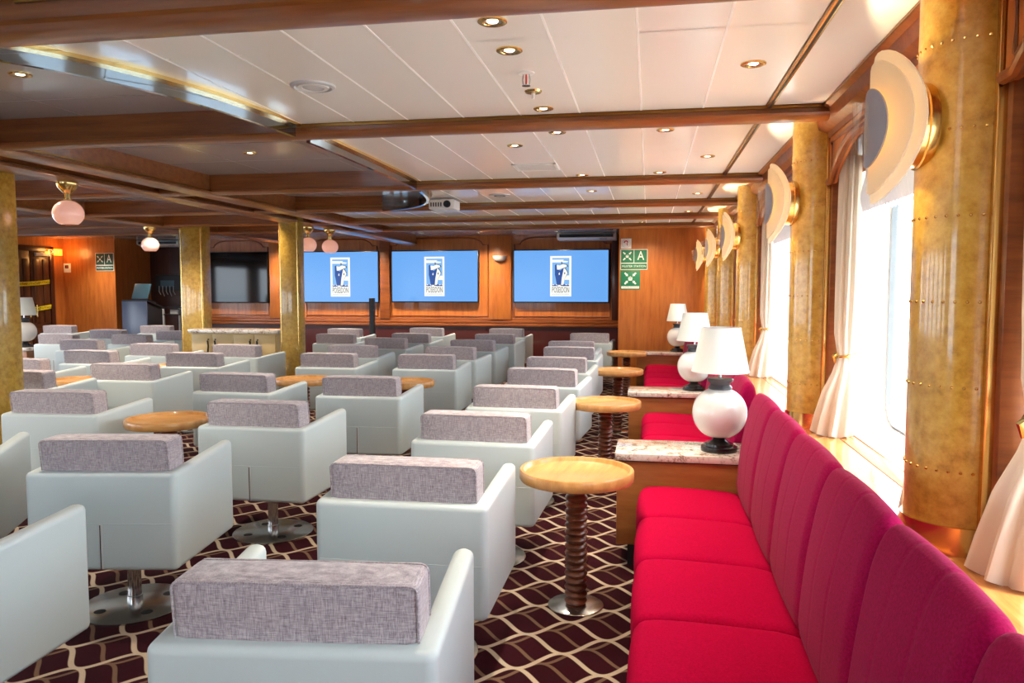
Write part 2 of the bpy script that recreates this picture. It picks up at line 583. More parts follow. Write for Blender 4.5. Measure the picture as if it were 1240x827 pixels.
# ------------------------------------------------------------------ right wall with windows
wr = struct(box('wall_right', 1.04, 1.30, YB, 11.6, 0.0, 0.70, 'wood_wall'), 'wood-panelled window wall')
box('header', 1.04, 1.30, YB, 11.6, 2.08, 2.56, 'wood_wall', wr)
wins = []
for a, b in zip(COLS_Y[:-1], COLS_Y[1:]):
    wins.append((a + 0.14, b - 0.14))
wins.insert(0, (-2.9, COLS_Y[0] - 0.14))
prev = YB
for a, b in wins + [(11.25, None)]:
    box('pier', 1.04, 1.30, prev, a if b else 11.6, 0.70, 2.08, 'wood_wall', wr)
    prev = b
for i, (a, b) in enumerate(wins):
    root = struct(empty('window_%d' % (i + 1)), 'deep white window with rounded glass corners, number %d along the wall' % (i + 1))
    z0, z1 = 0.70, 2.08
    inner = rrect(a + 0.002, b - 0.002, z0 + 0.06, z1 - 0.002, 0.03)
    mid = rrect(a + 0.03, b - 0.03, z0 + 0.09, z1 - 0.03, 0.13)
    out = rrect(a + 0.05, b - 0.05, z0 + 0.10, z1 - 0.05, 0.15)
    frame = [[(1.035, y, z) for y, z in inner], [(1.15, y, z) for y, z in mid], [(1.20, y, z) for y, z in out], [(1.29, y, z) for y, z in out]]
    mesh('reveal', bm_loft(bmesh.new(), frame), 'white_paint', root)
    g0 = rrect(a + 0.048, b - 0.048, z0 + 0.098, z1 - 0.048, 0.152); g1 = rrect(a + 0.064, b - 0.064, z0 + 0.114, z1 - 0.064, 0.136)
    mesh('gasket', bm_loft(bmesh.new(), [[(1.215, y, z) for y, z in g0], [(1.21, y, z) for y, z in g1], [(1.24, y, z) for y, z in g1]]), 'gasket', root)
    mesh('glass_pane', bm_prism(bmesh.new(), g1, 'X', 1.222, 1.228), 'pane', root, smooth=False)
    d = bpy.data.lights.new('daylight_portal', 'AREA'); d.shape = 'RECTANGLE'; d.size = z1 - z0; d.size_y = b - a
    d.cycles.is_portal = True
    po = bpy.data.objects.new('daylight_portal', d); po.location = (1.31, (a + b) / 2, (z0 + z1) / 2); po.rotation_euler = (0, pi / 2, 0)
    col.objects.link(po)

# wooden ledge below the windows
lg = struct(empty('trim_12'), 'polished wooden window ledge behind the banquettes')
box('ledge_board', 0.60, 0.945, YB, 11.4, LEDGE - 0.03, LEDGE, 'wood_ledge', lg, 0.004)
box('ledge_board', 0.95, 1.05, YB, 11.4, LEDGE - 0.03, LEDGE, 'wood_ledge', lg, 0.004)
box('ledge_front', 0.62, 0.64, YB, 11.4, 0.0, LEDGE - 0.03, 'wood_console', lg)
box('ledge_line', 0.944, 0.951, YB, 11.4, LEDGE - 0.02, LEDGE - 0.003, 'seam_dark', lg)

# crown, frieze
cr = struct(empty('trim_13'), 'dark wooden cornice above the windows')
prof = [(0.83, CEIL), (0.825, CEIL - 0.012), (0.85, CEIL - 0.022), (0.86, CEIL - 0.075), (0.90, CEIL - 0.095), (0.905, CEIL - 0.12), (1.04, CEIL - 0.12), (1.04, CEIL)]
mesh('cornice', bm_prism(bmesh.new(), prof, 'Y', YB, 11.4), 'wood_trim', cr, ang=25)
box('gilt_line', 0.819, 0.829, YB, 11.4, CEIL - 0.012, CEIL - 0.002, 'brass_dark', cr)

# pelmets with arched lower edge, pleated shades, curtains
ORD = ['', '', 'nearest', 'second', 'third', 'fourth', 'fifth', 'sixth']
def pelmet(a, b, idx):
    root = struct(empty('trim_%d' % (14 + idx)), 'arched wooden pelmet over window %d' % (idx + 1))
    N = 24; L = b - a; zt = CEIL - 0.12; zs = 2.04
    low = []
    for k in range(N + 1):
        s = k / N
        y = a + L * s
        e = min(s, 1 - s) * L
        if e < 0.10: z = zs
        else:
            t = min(1, (e - 0.10) / 0.42)
            z = zs + 0.03 + 0.13 * sin(t * pi / 2)
        low.append((y, z))
    pts = [(a, zt)] + low + [(b, zt)]
    mesh('board', bm_prism(bmesh.new(), pts, 'X', 0.912, 0.935), 'wood_wall', root, smooth=False)
    tube('lower_moulding', [(0.908, y, z + 0.012) for y, z in low], 0.018, 'wood_trim', root)
    fr = [(y, z + 0.05) for y, z in low if a + 0.06 < y < b - 0.06]
    fr = [(a + 0.06, zt - 0.03), (a + 0.06, zs + 0.06)] + fr + [(b - 0.06, zs + 0.06), (b - 0.06, zt - 0.03)]
    tube('panel_moulding', [(0.910, y, z) for y, z in fr], 0.009, 'wood_trim', root, closed=True)
for i, (a, b) in enumerate(wins):
    if i >= 1: pelmet(a + 0.03, b - 0.03, i)

def pleated_shade(a, b, which):
    bm = bmesh.new()
    NY = int((b - a) / 0.0065); NZ = 14
    rings = []
    for k in range(NY + 1):
        y = a + (b - a) * k / NY
        ph = 2 * pi * y / 0.045
        colr = []
        for j in range(NZ + 1):
            t = j / NZ
            z = 2.30 - t * (0.44 + 0.012 * cos(ph))
            x = 1.015 + 0.012 * sin(ph + 1.3 * sin(t * 9)) - 0.02 * sin(t * pi * 3.0) * t
            colr.append((x, y, z))
        rings.append(colr)
    bm_loft(bm, rings, closed=False)
    o = mesh('pleated_shade', bm, 'lace_sheer')
    return tag(o, 'white pleated shade with scalloped hem hanging in the %s window' % which, 'window shade', 'pleated window shades')
WORD_W = {2: 'frame-edge', 3: 'nearest full', 4: 'wide', 5: 'fourth', 6: 'farthest'}
for i in (2, 3, 4, 5, 6):
    a, b = wins[i]
    pleated_shade(a + 0.33, b - 0.32, WORD_W[i])

def curtain(yc, label, side):
    root = empty('curtain', (0.985, yc, LEDGE))
    zs = [(0.004, .088, .128, -0.045), (0.10, .082, .12, -0.035), (0.22, .07, .10, -0.02), (0.32, .052, .075, -0.005), (0.385, .040, .045, 0), (0.41, .034, .036, 0), (0.435, .040, .044, 0), (0.52, .042, .07, -0.005), (0.68, .042, .09, -0.005), (0.95, .042, .10, -0.005), (1.25, .04, .105, -0.005), (1.50, .036, .108, -0.002)]
    bm = bmesh.new(); rings = []
    N = 72
    for z, ax, ay, off in zs:
        f = 0.26 if z > 0.5 or z < 0.3 else 0.12
        r = []
        for k in range(N):
            th = 2 * pi * k / N
            q = 1 + f * sin(9 * th + 0.6 * sin(z * 2.3)) * (0.75 + 0.25 * sin(2 * th + 1))
            r.append((off + ax * cos(th) * q, side * 0.04 * (z < 0.35) * (0.35 - z) / 0.35 + ay * sin(th) * q, z + (0.008 * sin(9 * th) if z < 0.01 else 0)))
        rings.append(r)
    bm_loft(bm, rings, cap=True)
    mesh('cloth', bm, 'curtain_sheer', root, ang=60)
    tube('tie_rope', [(0.044 * cos(2 * pi * k / 24), 0.047 * sin(2 * pi * k / 24), 0.41 + 0.006 * cos(2 * pi * k / 24)) for k in range(24)], 0.008, 'brass', root, closed=True)
    tube('tassel_knot', [(-0.045, 0.0, 0.425), (-0.056, 0.004, 0.405), (-0.05, 0.006, 0.37)], [0.010, 0.013, 0.006], 'brass', root)
    return tag(root, label, 'curtain', 'tied-back window curtains')
cl = {2: 'nearest', 3: 'second', 4: 'third', 5: 'fourth', 6: 'farthest'}
for i in (2, 3, 4, 5, 6):
    y = COLS_Y[i]
    curtain(y - 0.31, 'cream curtain tied with gold rope, on the near side of the %s gold window column' % cl[i], 1)
    if i < 6:
        curtain(y + 0.32, 'cream curtain tied with gold rope, on the far side of the %s gold window column' % cl[i], -1)

# ------------------------------------------------------------------ gold half-round columns with sconces
def half_round(r, z0, z1, y, xc, k=20, back=0.0):
    pts = [(xc + back, y + r)] + [(xc - r * cos(a), y + r * sin(a)) for a in [pi / 2 - pi * j / k for j in range(k + 1)]] + [(xc + back, y - r)]
    return pts
def rcolumn(y, label):
    root = empty('window_column', (0.90, y, LEDGE))
    H = CEIL - LEDGE
    mesh('burl_panel', bm_prism(bmesh.new(), half_round(0.142, 0, H, 0, 0), 'Z', 0.075, H), 'burl', root, ang=25)
    mesh('brass_base', bm_prism(bmesh.new(), half_round(0.15, 0, H, 0, 0, back=0.02), 'Z', 0.0, 0.08), 'brass', root, ang=25)
    for s in (-1, 1):
        box('edge_strip', 0.0, 0.03, s * 0.150 - 0.012, s * 0.150 + 0.012, 0.07, H, 'brass', root, 0.004)
    box('backing_panel', 0.025, 0.14, -0.19, 0.19, 0.0, H, 'wood_trim', root, 0.003)
    bm = bmesh.new()
    k = 0
    z = 0.235
    while z < H - 0.02:
        for j in range(15):
            a = R(84 - 12 * j)
            mtx = Matrix.Translation((-0.142 * cos(a), 0.142 * sin(a), z))
            bmesh.ops.create_icosphere(bm, subdivisions=1, radius=0.005, matrix=mtx)
        z += 0.237
    rv = mesh('rivets', bm, 'brass', root)
    rv['kind'] = 'stuff'
    return tag(root, label, 'column', 'gold columns along the windows')
def bent_disc(bm, rad, rho, x0, th, hole=0.0):
    """disc bent about a vertical axis, crown towards -X at x0"""
    NS, NT_ = 20, 20
    def shell(off):
        rows = []
        for i in range(NS + 1):
            s = -rad + 2 * rad * i / NS
            s = rad * sin(pi / 2 * s / rad)
            hz = math.sqrt(max(rad * rad - s * s, 1e-8))
            a = s / rho
            rr = rho - off
            rows.append([(x0 + rho - rr * cos(a), rr * sin(a), -hz + 2 * hz * j / NT_) for j in range(NT_ + 1)])
        return rows
    A = [[bm.verts.new(p) for p in r] for r in shell(0)]
    B = [[bm.verts.new(p) for p in r] for r in shell(th)]
    for i in range(NS):
        for j in range(NT_):
            bm.faces.new((A[i][j], A[i][j + 1], A[i + 1][j + 1], A[i + 1][j]))
            bm.faces.new((B[i][j], B[i + 1][j], B[i + 1][j + 1], B[i][j + 1]))
    for i in range(NS):
        for j in (0, NT_):
            bm.faces.new((A[i][j], A[i + 1][j], B[i + 1][j], B[i][j]))
    for i in (0, NS):
        for j in range(NT_):
            bm.faces.new((A[i][j], A[i][j + 1], B[i][j + 1], B[i][j]))
    return bm
def sconce(y, label):
    root = empty('wall_sconce', (0.76, y, 1.965))
    # drum, axis along X
    bm = bm_lathe(bmesh.new(), [(0, 0.02), (0.118, 0.02), (0.122, 0.012), (0.122, -0.005), (0.116, -0.008), (0.116, -0.040), (0.10, -0.048), (0, -0.048)], 40)
    bmesh.ops.transform(bm, matrix=Matrix.Rotation(pi / 2, 4, 'Y'), verts=bm.verts[:])
    mesh('drum', bm, 'brass', root)
    mesh('outer_glass', bent_disc(bmesh.new(), 0.215, 0.29, -0.118, 0.006), 'frosted', root)
    mesh('inner_glass', bent_disc(bmesh.new(), 0.188, 0.29, -0.127, 0.005), 'frosted', root)
    mesh('centre_plate', bent_disc(bmesh.new(), 0.112, 0.29, -0.139, 0.005), 'sconce_dark', root)
    box('glass_block', -0.180, -0.141, -0.012, 0.012, -0.074, 0.074, 'clear_block', root, 0.003)
    bm = bm_lathe(bmesh.new(), [(0, -0.046), (0.05, -0.05), (0.055, -0.072), (0.04, -0.084), (0, -0.088)], 20)
    bmesh.ops.transform(bm, matrix=Matrix.Rotation(pi / 2, 4, 'Y'), verts=bm.verts[:])
    for v in bm.verts: v.co.x = -abs(v.co.x)
    mesh('lamp_bulb', bm, 'sconce_glow', root)
    l = light('sconce_light', 'POINT', (0.76 - 0.100, y, 1.965), 14.0, (1.0, 0.80, 0.5), shadow_soft_size=0.012)
    return tag(root, label, 'wall lamp', 'bent glass sconces on the gold columns')
for i in (1, 2, 3, 4, 5, 6):
    nm = {1: 'out-of-view', 2: 'nearest', 3: 'second', 4: 'third', 5: 'fourth', 6: 'farthest'}[i]
    if i >= 2:
        rcolumn(COLS_Y[i], '%s half-round gold burl column with rivet rows between the windows' % nm)
        sconce(COLS_Y[i], 'lit sconce of bent frosted glass on the %s gold window column' % nm)

# ------------------------------------------------------------------ banquettes
def pillow_sweep(prof, y0, y1, rnd=0.03, grooves=(), gdepth=0.006, N=26):
    """closed XZ outline swept along Y, shrinking smoothly at both ends"""
    cx = sum(p[0] for p in prof) / len(prof); cz = sum(p[1] for p in prof) / len(prof)
    rings = []
    L = y1 - y0
    for k in range(N + 1):
        s = k / N
        s = 0.5 - 0.5 * cos(pi * s)
        y = y0 + L * s
        e = min(s, 1 - s) * L
        ins = 0.0
        if e < rnd: ins = rnd - math.sqrt(max(rnd * rnd - (rnd - e) ** 2, 0))
        for g in grooves:
            ins += gdepth * math.exp(-((s - g) * L / 0.005) ** 2)
        ins -= 0.012 * (1 - (2 * s - 1) ** 2)
        r = []
        for x, z in prof:
            d = math.hypot(x - cx, z - cz)
            t = 1 - ins / max(d, 1e-4)
            r.append((cx + (x - cx) * t, y, cz + (z - cz) * t))
        rings.append(r)
    return bm_loft(bmesh.new(), rings, cap=True)
def smooth_outline(pts, it=3):
    for _ in range(it):
        q = []
        for i in range(len(pts)):
            a, b = pts[i], pts[(i + 1) % len(pts)]
            q += [(a[0] * .75 + b[0] * .25, a[1] * .75 + b[1] * .25), (a[0] * .25 + b[0] * .75, a[1] * .25 + b[1] * .75)]
        pts = q
    return pts
seat_prof = smooth_outline([(-0.035, 0.26), (-0.04, 0.34), (-0.035, 0.445), (0.05, 0.46), (0.25, 0.455), (0.50, 0.44), (0.52, 0.34), (0.50, 0.26), (0.2, 0.25)], 2)
back_prof = smooth_outline([(0.455, 0.43), (0.465, 0.60), (0.49, 0.78), (0.515, 0.90), (0.55, 0.975), (0.60, 0.955), (0.618, 0.87), (0.618, 0.60), (0.615, 0.43), (0.55, 0.41)], 2)
def banquette(y0, y1, nseat, label):
    root = empty('banquette', (0.3, (y0 + y1) / 2, 0))
    def add(o):
        o.parent = root
        o.matrix_parent_inverse = Matrix.Translation(-Vector(root.location))
        return o
    add(box('plinth', 0.06, 0.615, y0 + 0.01, y1 - 0.01, 0.0, 0.10, 'podium_dark'))
    add(box('frame', 0.0, 0.60, y0 + 0.005, y1 - 0.005, 0.10, 0.255, 'crimson', None, 0.01))
    w_ = (y1 - y0) / nseat
    for k in range(nseat):
        a = y1 - w_ * (k + 1); b = a + w_
        add(mesh('seat_cushion', pillow_sweep(seat_prof, a + 0.002, b - 0.002, 0.03), 'crimson', None, ang=70))
        bc = add(mesh('back_cushion', pillow_sweep(back_prof, a + 0.002, b - 0.002, 0.05, (0.36, 0.66), 0.004, 90), 'crimson_back_light', None, ang=70))
    return tag(root, label, 'banquette', 'red banquettes under the windows')
banquette(0.20, 4.10, 7, 'long red upholstered banquette in the foreground under the windows')
banquette(4.51, 6.58, 4, 'red banquette between the two nearest marble-topped consoles')
banquette(7.01, 10.78, 7, 'red banquette between the second and the farthest marble-topped consoles')

def console(y0, y1, label):
    root = empty('console_table', (0.2, (y0 + y1) / 2, 0))
    h = (y1 - y0) / 2
    box('toe_kick', -0.30, 0.40, -h + 0.04, h - 0.03, 0.0, 0.12, 'podium_dark', root)
    box('body', -0.36, 0.415, -h + 0.015, h - 0.015, 0.12, 0.575, 'wood_console', root, 0.004)
    box('shadow_gap', -0.35, 0.415, -h + 0.02, h - 0.02, 0.575, 0.582, 'podium_dark', root)
    box('marble_top', -0.37, 0.415, -h, h, 0.582, 0.622, 'marble', root, 0.005)
    return tag(root, label, 'console table', 'marble-topped consoles between banquettes')
console(4.105, 4.505, 'wooden console with marble top, nearest of the three by the windows')
console(6.585, 7.005, 'wooden console with marble top, middle one of the three by the windows')
console(10.785, 11.19, 'wooden console with marble top, farthest, against the brown end wall')

def table_lamp():
    root = empty('table_lamp')
    lathe('base', [(0, 0), (0.096, 0), (0.098, 0.012), (0.096, 0.026), (0.078, 0.03), (0.076, 0.042), (0.056, 0.048), (0.036, 0.06), (0.03, 0.075), (0, 0.075)], 'lamp_black', root)
    body = [(0.03, 0.075)]
    for k in range(17):
        a = R(-66 + 132 * k / 16)
        body.append((0.142 * cos(a) ** 0.9 + 0.003, 0.208 + 0.138 * sin(a)))
    body += [(0.045, 0.343), (0, 0.343)]
    lathe('ceramic_body', [(0, 0.075)] + body, 'ceramic', root, 40)
    lathe('collar', [(0, 0.336), (0.058, 0.336), (0.064, 0.346), (0.058, 0.357), (0.052, 0.361), (0.056, 0.373), (0.068, 0.383), (0.07, 0.391), (0.066, 0.397), (0, 0.397)], 'lamp_grey', root)
    lathe('stem', [(0, 0.39), (0.008, 0.39), (0.008, 0.425), (0.014, 0.427), (0.014, 0.445), (0.006, 0.45), (0.006, 0.5), (0, 0.5)], 'chrome', root, 16)
    lathe('bulb', [(0, 0.45), (0.016, 0.46), (0.03, 0.50), (0.03, 0.53), (0.018, 0.555), (0, 0.56)], 'white_plastic', root, 16)
    sh = lathe('lamp_shade', [(0.152, 0.434), (0.104, 0.67), (0.101, 0.67), (0.149, 0.434)], 'shade', root, 40, closed=True)
    lathe('shade_rim', [(0.1535, 0.432), (0.1535, 0.438), (0.149, 0.438), (0.149, 0.432)], 'white_plastic', sh, 40, closed=True)
    lathe('shade_rim', [(0.1055, 0.666), (0.1055, 0.672), (0.100, 0.672), (0.100, 0.666)], 'white_plastic', sh, 40, closed=True)
    return root
lamp0 = table_lamp()
LAMPS = [((0.385, 4.27, 0.622), 'white ceramic table lamp on the nearest marble console'),
         ((0.395, 6.82, 0.622), 'white ceramic table lamp on the middle marble console'),
         ((0.40, 11.0, 0.622), 'white ceramic table lamp on the farthest marble console')]
for k, (p, lb) in enumerate(LAMPS):
    o = lamp0 if k == 0 else copy_tree(lamp0)
    o.location = p
    tag(o, lb, 'table lamp', 'white table lamps on consoles')

# ------------------------------------------------------------------ cocktail tables
def cocktail():
    root = empty('cocktail_table')
    lathe('base_plate', [(0, 0), (0.132, 0), (0.132, 0.006), (0.128, 0.009), (0, 0.009)], 'steel', root, 40)
    prof = [(0, 0.008), (0.05, 0.008)]
    n_ = 18; h = (0.605 - 0.012) / n_
    for k in range(n_):
        for t, r in ((0.04, 0.039), (0.22, 0.050), (0.5, 0.0545), (0.78, 0.050), (0.96, 0.039)):
            prof.append((r, 0.012 + h * (k + t)))
    prof += [(0.05, 0.606), (0, 0.606)]
    lathe('turned_stem', prof, 'wood_stem', root, 28)
    lathe('tray_top', [(0, 0.604), (0.235, 0.604), (0.262, 0.608), (0.268, 0.618), (0.268, 0.654), (0.264, 0.66), (0.250, 0.66), (0.246, 0.656), (0.243, 0.642), (0.238, 0.638), (0, 0.638)], 'wood_tray', root, 56)
    return root
tb0 = cocktail()
TABLES = [(-0.325, 3.555, 'round wooden tray table with ribbed stem, nearest, beside the red banquette'),
          (-0.315, 5.79, 'round wooden tray table with ribbed stem, second along the banquette aisle'),
          (-0.315, 8.10, 'round wooden tray table with ribbed stem, third along the banquette aisle'),
          (-0.285, 10.40, 'round wooden tray table with ribbed stem, farthest along the banquette aisle'),
          (-3.10, 4.53, 'round wooden tray table between armchairs at left, the large one in front'),
          (-3.21, 6.78, 'round wooden tray table among armchairs before the middle gold column'),
          (-2.20, 6.76, 'round wooden tray table partly hidden behind an armchair, below the middle screen'),
          (-5.26, 6.36, 'round wooden tray table beside the left gold column among armchairs'),
          (-5.28, 7.62, 'round wooden tray table almost hidden among the far left armchairs')]
for k, (x, y, lb) in enumerate(TABLES):
    o = tb0 if k == 0 else copy_tree(tb0)
    o.location = (x, y, 0); o.rotation_euler = (0, 0, random.uniform(0, 6))
    tag(o, lb, 'table', 'round tray tables')

# ------------------------------------------------------------------ armchairs
def armchair():
    root = empty('armchair')
    W, T, yb, yf, z0, z1 = 0.335, 0.062, -0.27, 0.36, 0.265, 0.70
    def arc(cx, cy, r, a0, a1, k=5):
        return [(cx + r * cos(R(a0 + (a1 - a0) * i / k)), cy + r * sin(R(a0 + (a1 - a0) * i / k))) for i in range(k + 1)]
    pts = arc(-W + 0.03, yb + 0.03, 0.03, 180, 270) + arc(W - 0.03, yb + 0.03, 0.03, 270, 360)
    pts += arc(W + 0.012 - 0.028, yf - 0.028, 0.028, 0, 90) + arc(W + 0.012 - T + 0.028, yf - 0.028, 0.028, 90, 180)
    pts += [(W - T, yb + T + 0.02), (W - T - 0.02, yb + T), (-W + T + 0.02, yb + T), (-W + T, yb + T + 0.02)]
    pts += arc(-W - 0.012 + T - 0.028, yf - 0.028, 0.028, 0, 90) + arc(-W - 0.012 + 0.028, yf - 0.028, 0.028, 90, 180)
    bm = bmesh.new()
    A = [bm.verts.new((x, y, z0)) for x, y in pts]
    f = bm.faces.new(A)
    e = bmesh.ops.extrude_face_region(bm, geom=[f])
    vs_ = [g for g in e['geom'] if isinstance(g, bmesh.types.BMVert)]
    bmesh.ops.translate(bm, vec=(0, 0, z1 - z0), verts=vs_)
    for v in bm.verts:
        if v.co.z > 0.5: v.co.z += 0.028 * max(0, v.co.y - yb - 0.1) / (yf - yb - 0.1)
    hor = [ed for ed in bm.edges if abs(ed.verts[0].co.z - ed.verts[1].co.z) < 0.1]
    bmesh.ops.bevel(bm, geom=hor, offset=0.022, segments=4, profile=0.5, affect='EDGES')
    bmesh.ops.triangulate(bm, faces=[f for f in bm.faces if len(f.verts) > 4])
    shell = mesh('shell', bm, 'leather', root, ang=50)
    tube('back_seam', [(-W + 0.02, yb + 0.001, 0.475), (W - 0.02, yb + 0.001, 0.475)], 0.0025, 'leather', shell, 6)
    box('zip', -0.008, 0.006, yb - 0.003, yb + 0.005, 0.272, 0.473, 'pale_plastic', shell, 0.002)
    box('zip_teeth', -0.0035, 0.0005, yb - 0.0045, yb + 0.0, 0.274, 0.470, 'podium_dark', shell)
    # underside and seat
    box('seat_base', -W + T - 0.005, W - T + 0.005, yb + T - 0.005, yf - 0.04, 0.275, 0.35, 'leather', root, 0.006)
    def cushion(x, y0, y1, zz0, zz1, bulge, m, name, tilt=0.0, bev=0.03):
        bm = bm_box(bmesh.new(), -x, x, y0, y1, zz0, zz1, bev, 4)
        bmesh.ops.subdivide_edges(bm, edges=[ed for ed in bm.edges if ed.calc_length() > 0.08], cuts=5, use_grid_fill=True)
        yc, zc = (y0 + y1) / 2, (zz0 + zz1) / 2
        for v in bm.verts:
            u = max(0, 1 - (v.co.x / x) ** 2); q = max(0, 1 - ((v.co.z - zc) / ((zz1 - zz0) / 2)) ** 2); p = max(0, 1 - ((v.co.y - yc) / ((y1 - y0) / 2)) ** 2)
            v.co.y += bulge * math.copysign(1, v.co.y - yc) * u * q * (1 - p) 
            v.co.z += bulge * 0.8 * math.copysign(1, v.co.z - zc) * u * p * (1 - q)
            v.co.y -= tilt * (v.co.z - zz0)
        return mesh(name, bm, m, root, ang=60)
    cushion(W - T - 0.004, yb + T + 0.005, yf - 0.005, 0.345, 0.45, 0.012, 'leather', 'seat_cushion')
    bc = cushion(0.286, yb + T + 0.022, yb + T + 0.17, 0.44, 0.838, 0.012, 'tweed', 'back_cushion', 0.12, 0.018)
    for yy in (yb + T + 0.024, yb + T + 0.168):
        r = rrect(-0.284, 0.284, 0.442, 0.836, 0.02, 4)
        tube('piping', [(x, yy - 0.12 * (z - 0.44), z) for x, z in r], 0.0032, 'tweed', bc, 5, True)
    # swivel pedestal
    lathe('pedestal_pole', [(0, 0.008), (0.034, 0.008), (0.034, 0.05), (0.030, 0.052), (0.030, 0.276), (0, 0.276)], 'chrome', root, 24)
    bp = lathe('base_plate', [(0, 0.0), (0.24, 0.0), (0.24, 0.008), (0.235, 0.012), (0, 0.012)], 'steel', root, 48)
    for k in range(4):
        a = pi / 4 + k * pi / 2
        lathe('fixing_hole', [(0, 0.0123), (0.026, 0.0123), (0.026, 0.0126), (0, 0.0126)], 'black_hole', bp, 20, (0.155 * cos(a), 0.155 * sin(a), 0))
    return root
ch0 = armchair()
# columns of chairs: centre of the back at shell height (x, y) and yaw in degrees
CHAIRS = {
 'nearest the banquettes': [(-.78, 1.54, 6.5), (-.91, 2.70, 1), (-.905, 3.86, -1), (-.89, 5.02, -2), (-.875, 6.20, -4), (-.88, 7.28, -3), (-.89, 8.60, -1), (-.96, 9.57, -1), (-.87, 11.38, -2)],
 'second from the banquettes': [(-2.29, 1.77, 4), (-2.35, 2.93, 9), (-2.27, 4.06, 0), (-2.13, 5.38, 1.5), (-2.20, 7.34, 0), (-2.235, 8.40, -4), (-2.25, 9.60, -4), (-2.23, 10.96, -2), (-2.34, 12.5, -3)],
 'third from the banquettes': [(-3.34, 2.91, 27), (-3.78, 4.27, 4), (-3.18, 5.42, -1), (-3.24, 7.33, 0), (-3.42, 8.43, 0), (-3.50, 9.80, -4), (-3.50, 10.92, -3), (-3.72, 12.48, -4)],
 'passing the low marble cabinet': [(-4.57, 5.97, 2), (-4.65, 7.15, 0), (-4.83, 8.29, -4), (-4.55, 10.6, 0), (-5.0, 12.03, -2)],
 'left of the left gold column': [(-5.05, 5.30, 3), (-5.90, 6.22, 3), (-5.93, 7.23, -3), (-5.90, 8.27, 0)],
 'third from the left wall': [(-7.30, 8.77, -3), (-7.40, 9.90, 0), (-7.36, 10.88, 2)],
 'second from the left wall': [(-8.50, 9.77, 0), (-8.67, 11.05, 3), (-8.76, 12.44, 3)],
 'nearest the left wall': [(-10.55, 12.2, 3)],
}
ordn = ['first', 'second', 'third', 'fourth', 'fifth', 'sixth', 'seventh', 'eighth', 'ninth']
first = True
for cname, lst in CHAIRS.items():
    for k, (x, y, yaw) in enumerate(lst):
        o = ch0 if first else copy_tree(ch0)
        first = False
        a = R(yaw)
        o.location = (x - 0.27 * sin(a), y + 0.27 * cos(a), 0)
        o.rotation_euler = (0, 0, a)
        if len(lst) == 1:
            lb = 'white leather armchair with mauve cushion, lone at the far left wall'
        else:
            lb = 'white leather armchair with mauve cushion, %s from front, column %s' % (ordn[k], cname)
        tag(o, lb, 'armchair', 'white swivel armchairs')

# ------------------------------------------------------------------ end walls
wf = struct(box('wall_far', -8.95, -0.30, YF, YF + 0.1, 0.0, 2.56, 'wood_wall'), 'wood-panelled end wall carrying the screens')
wr2 = struct(box('wall_end', -0.44, 1.30, 11.4, 14.4, 0.0, 2.56, 'wood_wall'), 'plain wooden end wall carrying the green signs')
ws = struct(box('wall_sign', XL, -10.45, 13.7, 14.9, 0.0, 2.56, 'wood_wall'), 'wooden wall by the left doors')
wq = struct(box('wall_recess', -10.5, -8.85, 14.8, 14.9, 0.0, 2.56, 'wood_wall_dark'), 'dark wooden recess behind the lectern')
box('recess_side', -8.95, -8.85, 14.25, 14.8, 0.0, 2.56, 'wood_wall_dark', wq)
wb = struct(box('wall_back', XL, 1.3, YB - 0.1, YB, 0.0, 0.7, 'wood_wall'), 'wall behind the viewer with broad windows')
box('wall_head', XL, 1.3, YB - 0.1, YB, 2.15, 2.56, 'wood_wall', wb)
for x in (-11.6, -9.0, -6.4, -3.8, -1.2, 0.9):
    solid = x in (-3.8, -9.0, -1.2)  # bays walled up to cut the daylight from behind
    box('wall_pier', x, x + (2.6 if solid else 0.4), YB - 0.1, YB, 0.7, 2.15, 'wood_wall', wb)
    if x < 0.5 and not solid:
        d = bpy.data.lights.new('daylight_portal', 'AREA'); d.shape = 'RECTANGLE'; d.size = 2.2; d.size_y = 1.45
        d.cycles.is_portal = True
        po = bpy.data.objects.new('daylight_portal', d); po.location = (x + 1.5, YB - 0.11, 1.42); po.rotation_euler = (pi / 2, 0, 0)
        col.objects.link(po)
wl = struct(box('wall_left', XL - 0.1, XL, YB, 14.9, 0.0, 0.7, 'wood_wall'), 'left wall with double doors')
box('wall_head', XL - 0.1, XL, YB, 14.9, 2.1, 2.56, 'wood_wall', wl)
for y0, y1 in ((-3.0, -2.4), (-0.6, 0.0), (1.8, 2.4), (4.2, 4.8), (6.6, 7.2), (9.0, 9.6), (11.0, 14.9)):
    box('wall_pier', XL - 0.1, XL, y0, y1, 0.7, 2.1, 'wood_wall', wl)
for y in (-1.5, 0.9, 3.3, 5.7, 8.1, 10.3):
    d = bpy.data.lights.new('daylight_portal', 'AREA'); d.shape = 'RECTANGLE'; d.size = 1.4; d.size_y = 1.8
    d.cycles.is_portal = True
    po = bpy.data.objects.new('daylight_portal', d); po.location = (XL - 0.11, y, 1.4); po.rotation_euler = (0, -pi / 2, 0)
    col.objects.link(po)

# unprojection from the surveyed photo view onto a known plane (survey helper)
fwv = Vector((-sin(YAW) * cos(PITCH), cos(YAW) * cos(PITCH), -sin(PITCH)))
rtv = Vector((cos(YAW), sin(YAW), 0)); upv = rtv.cross(fwv)
def on_y(px, py, Y):
    d = fwv + rtv * ((px - CX) / F_PX) + upv * ((CY - py) / F_PX)
    t = Y / d.y
    return d.x * t, EYE + d.z * t

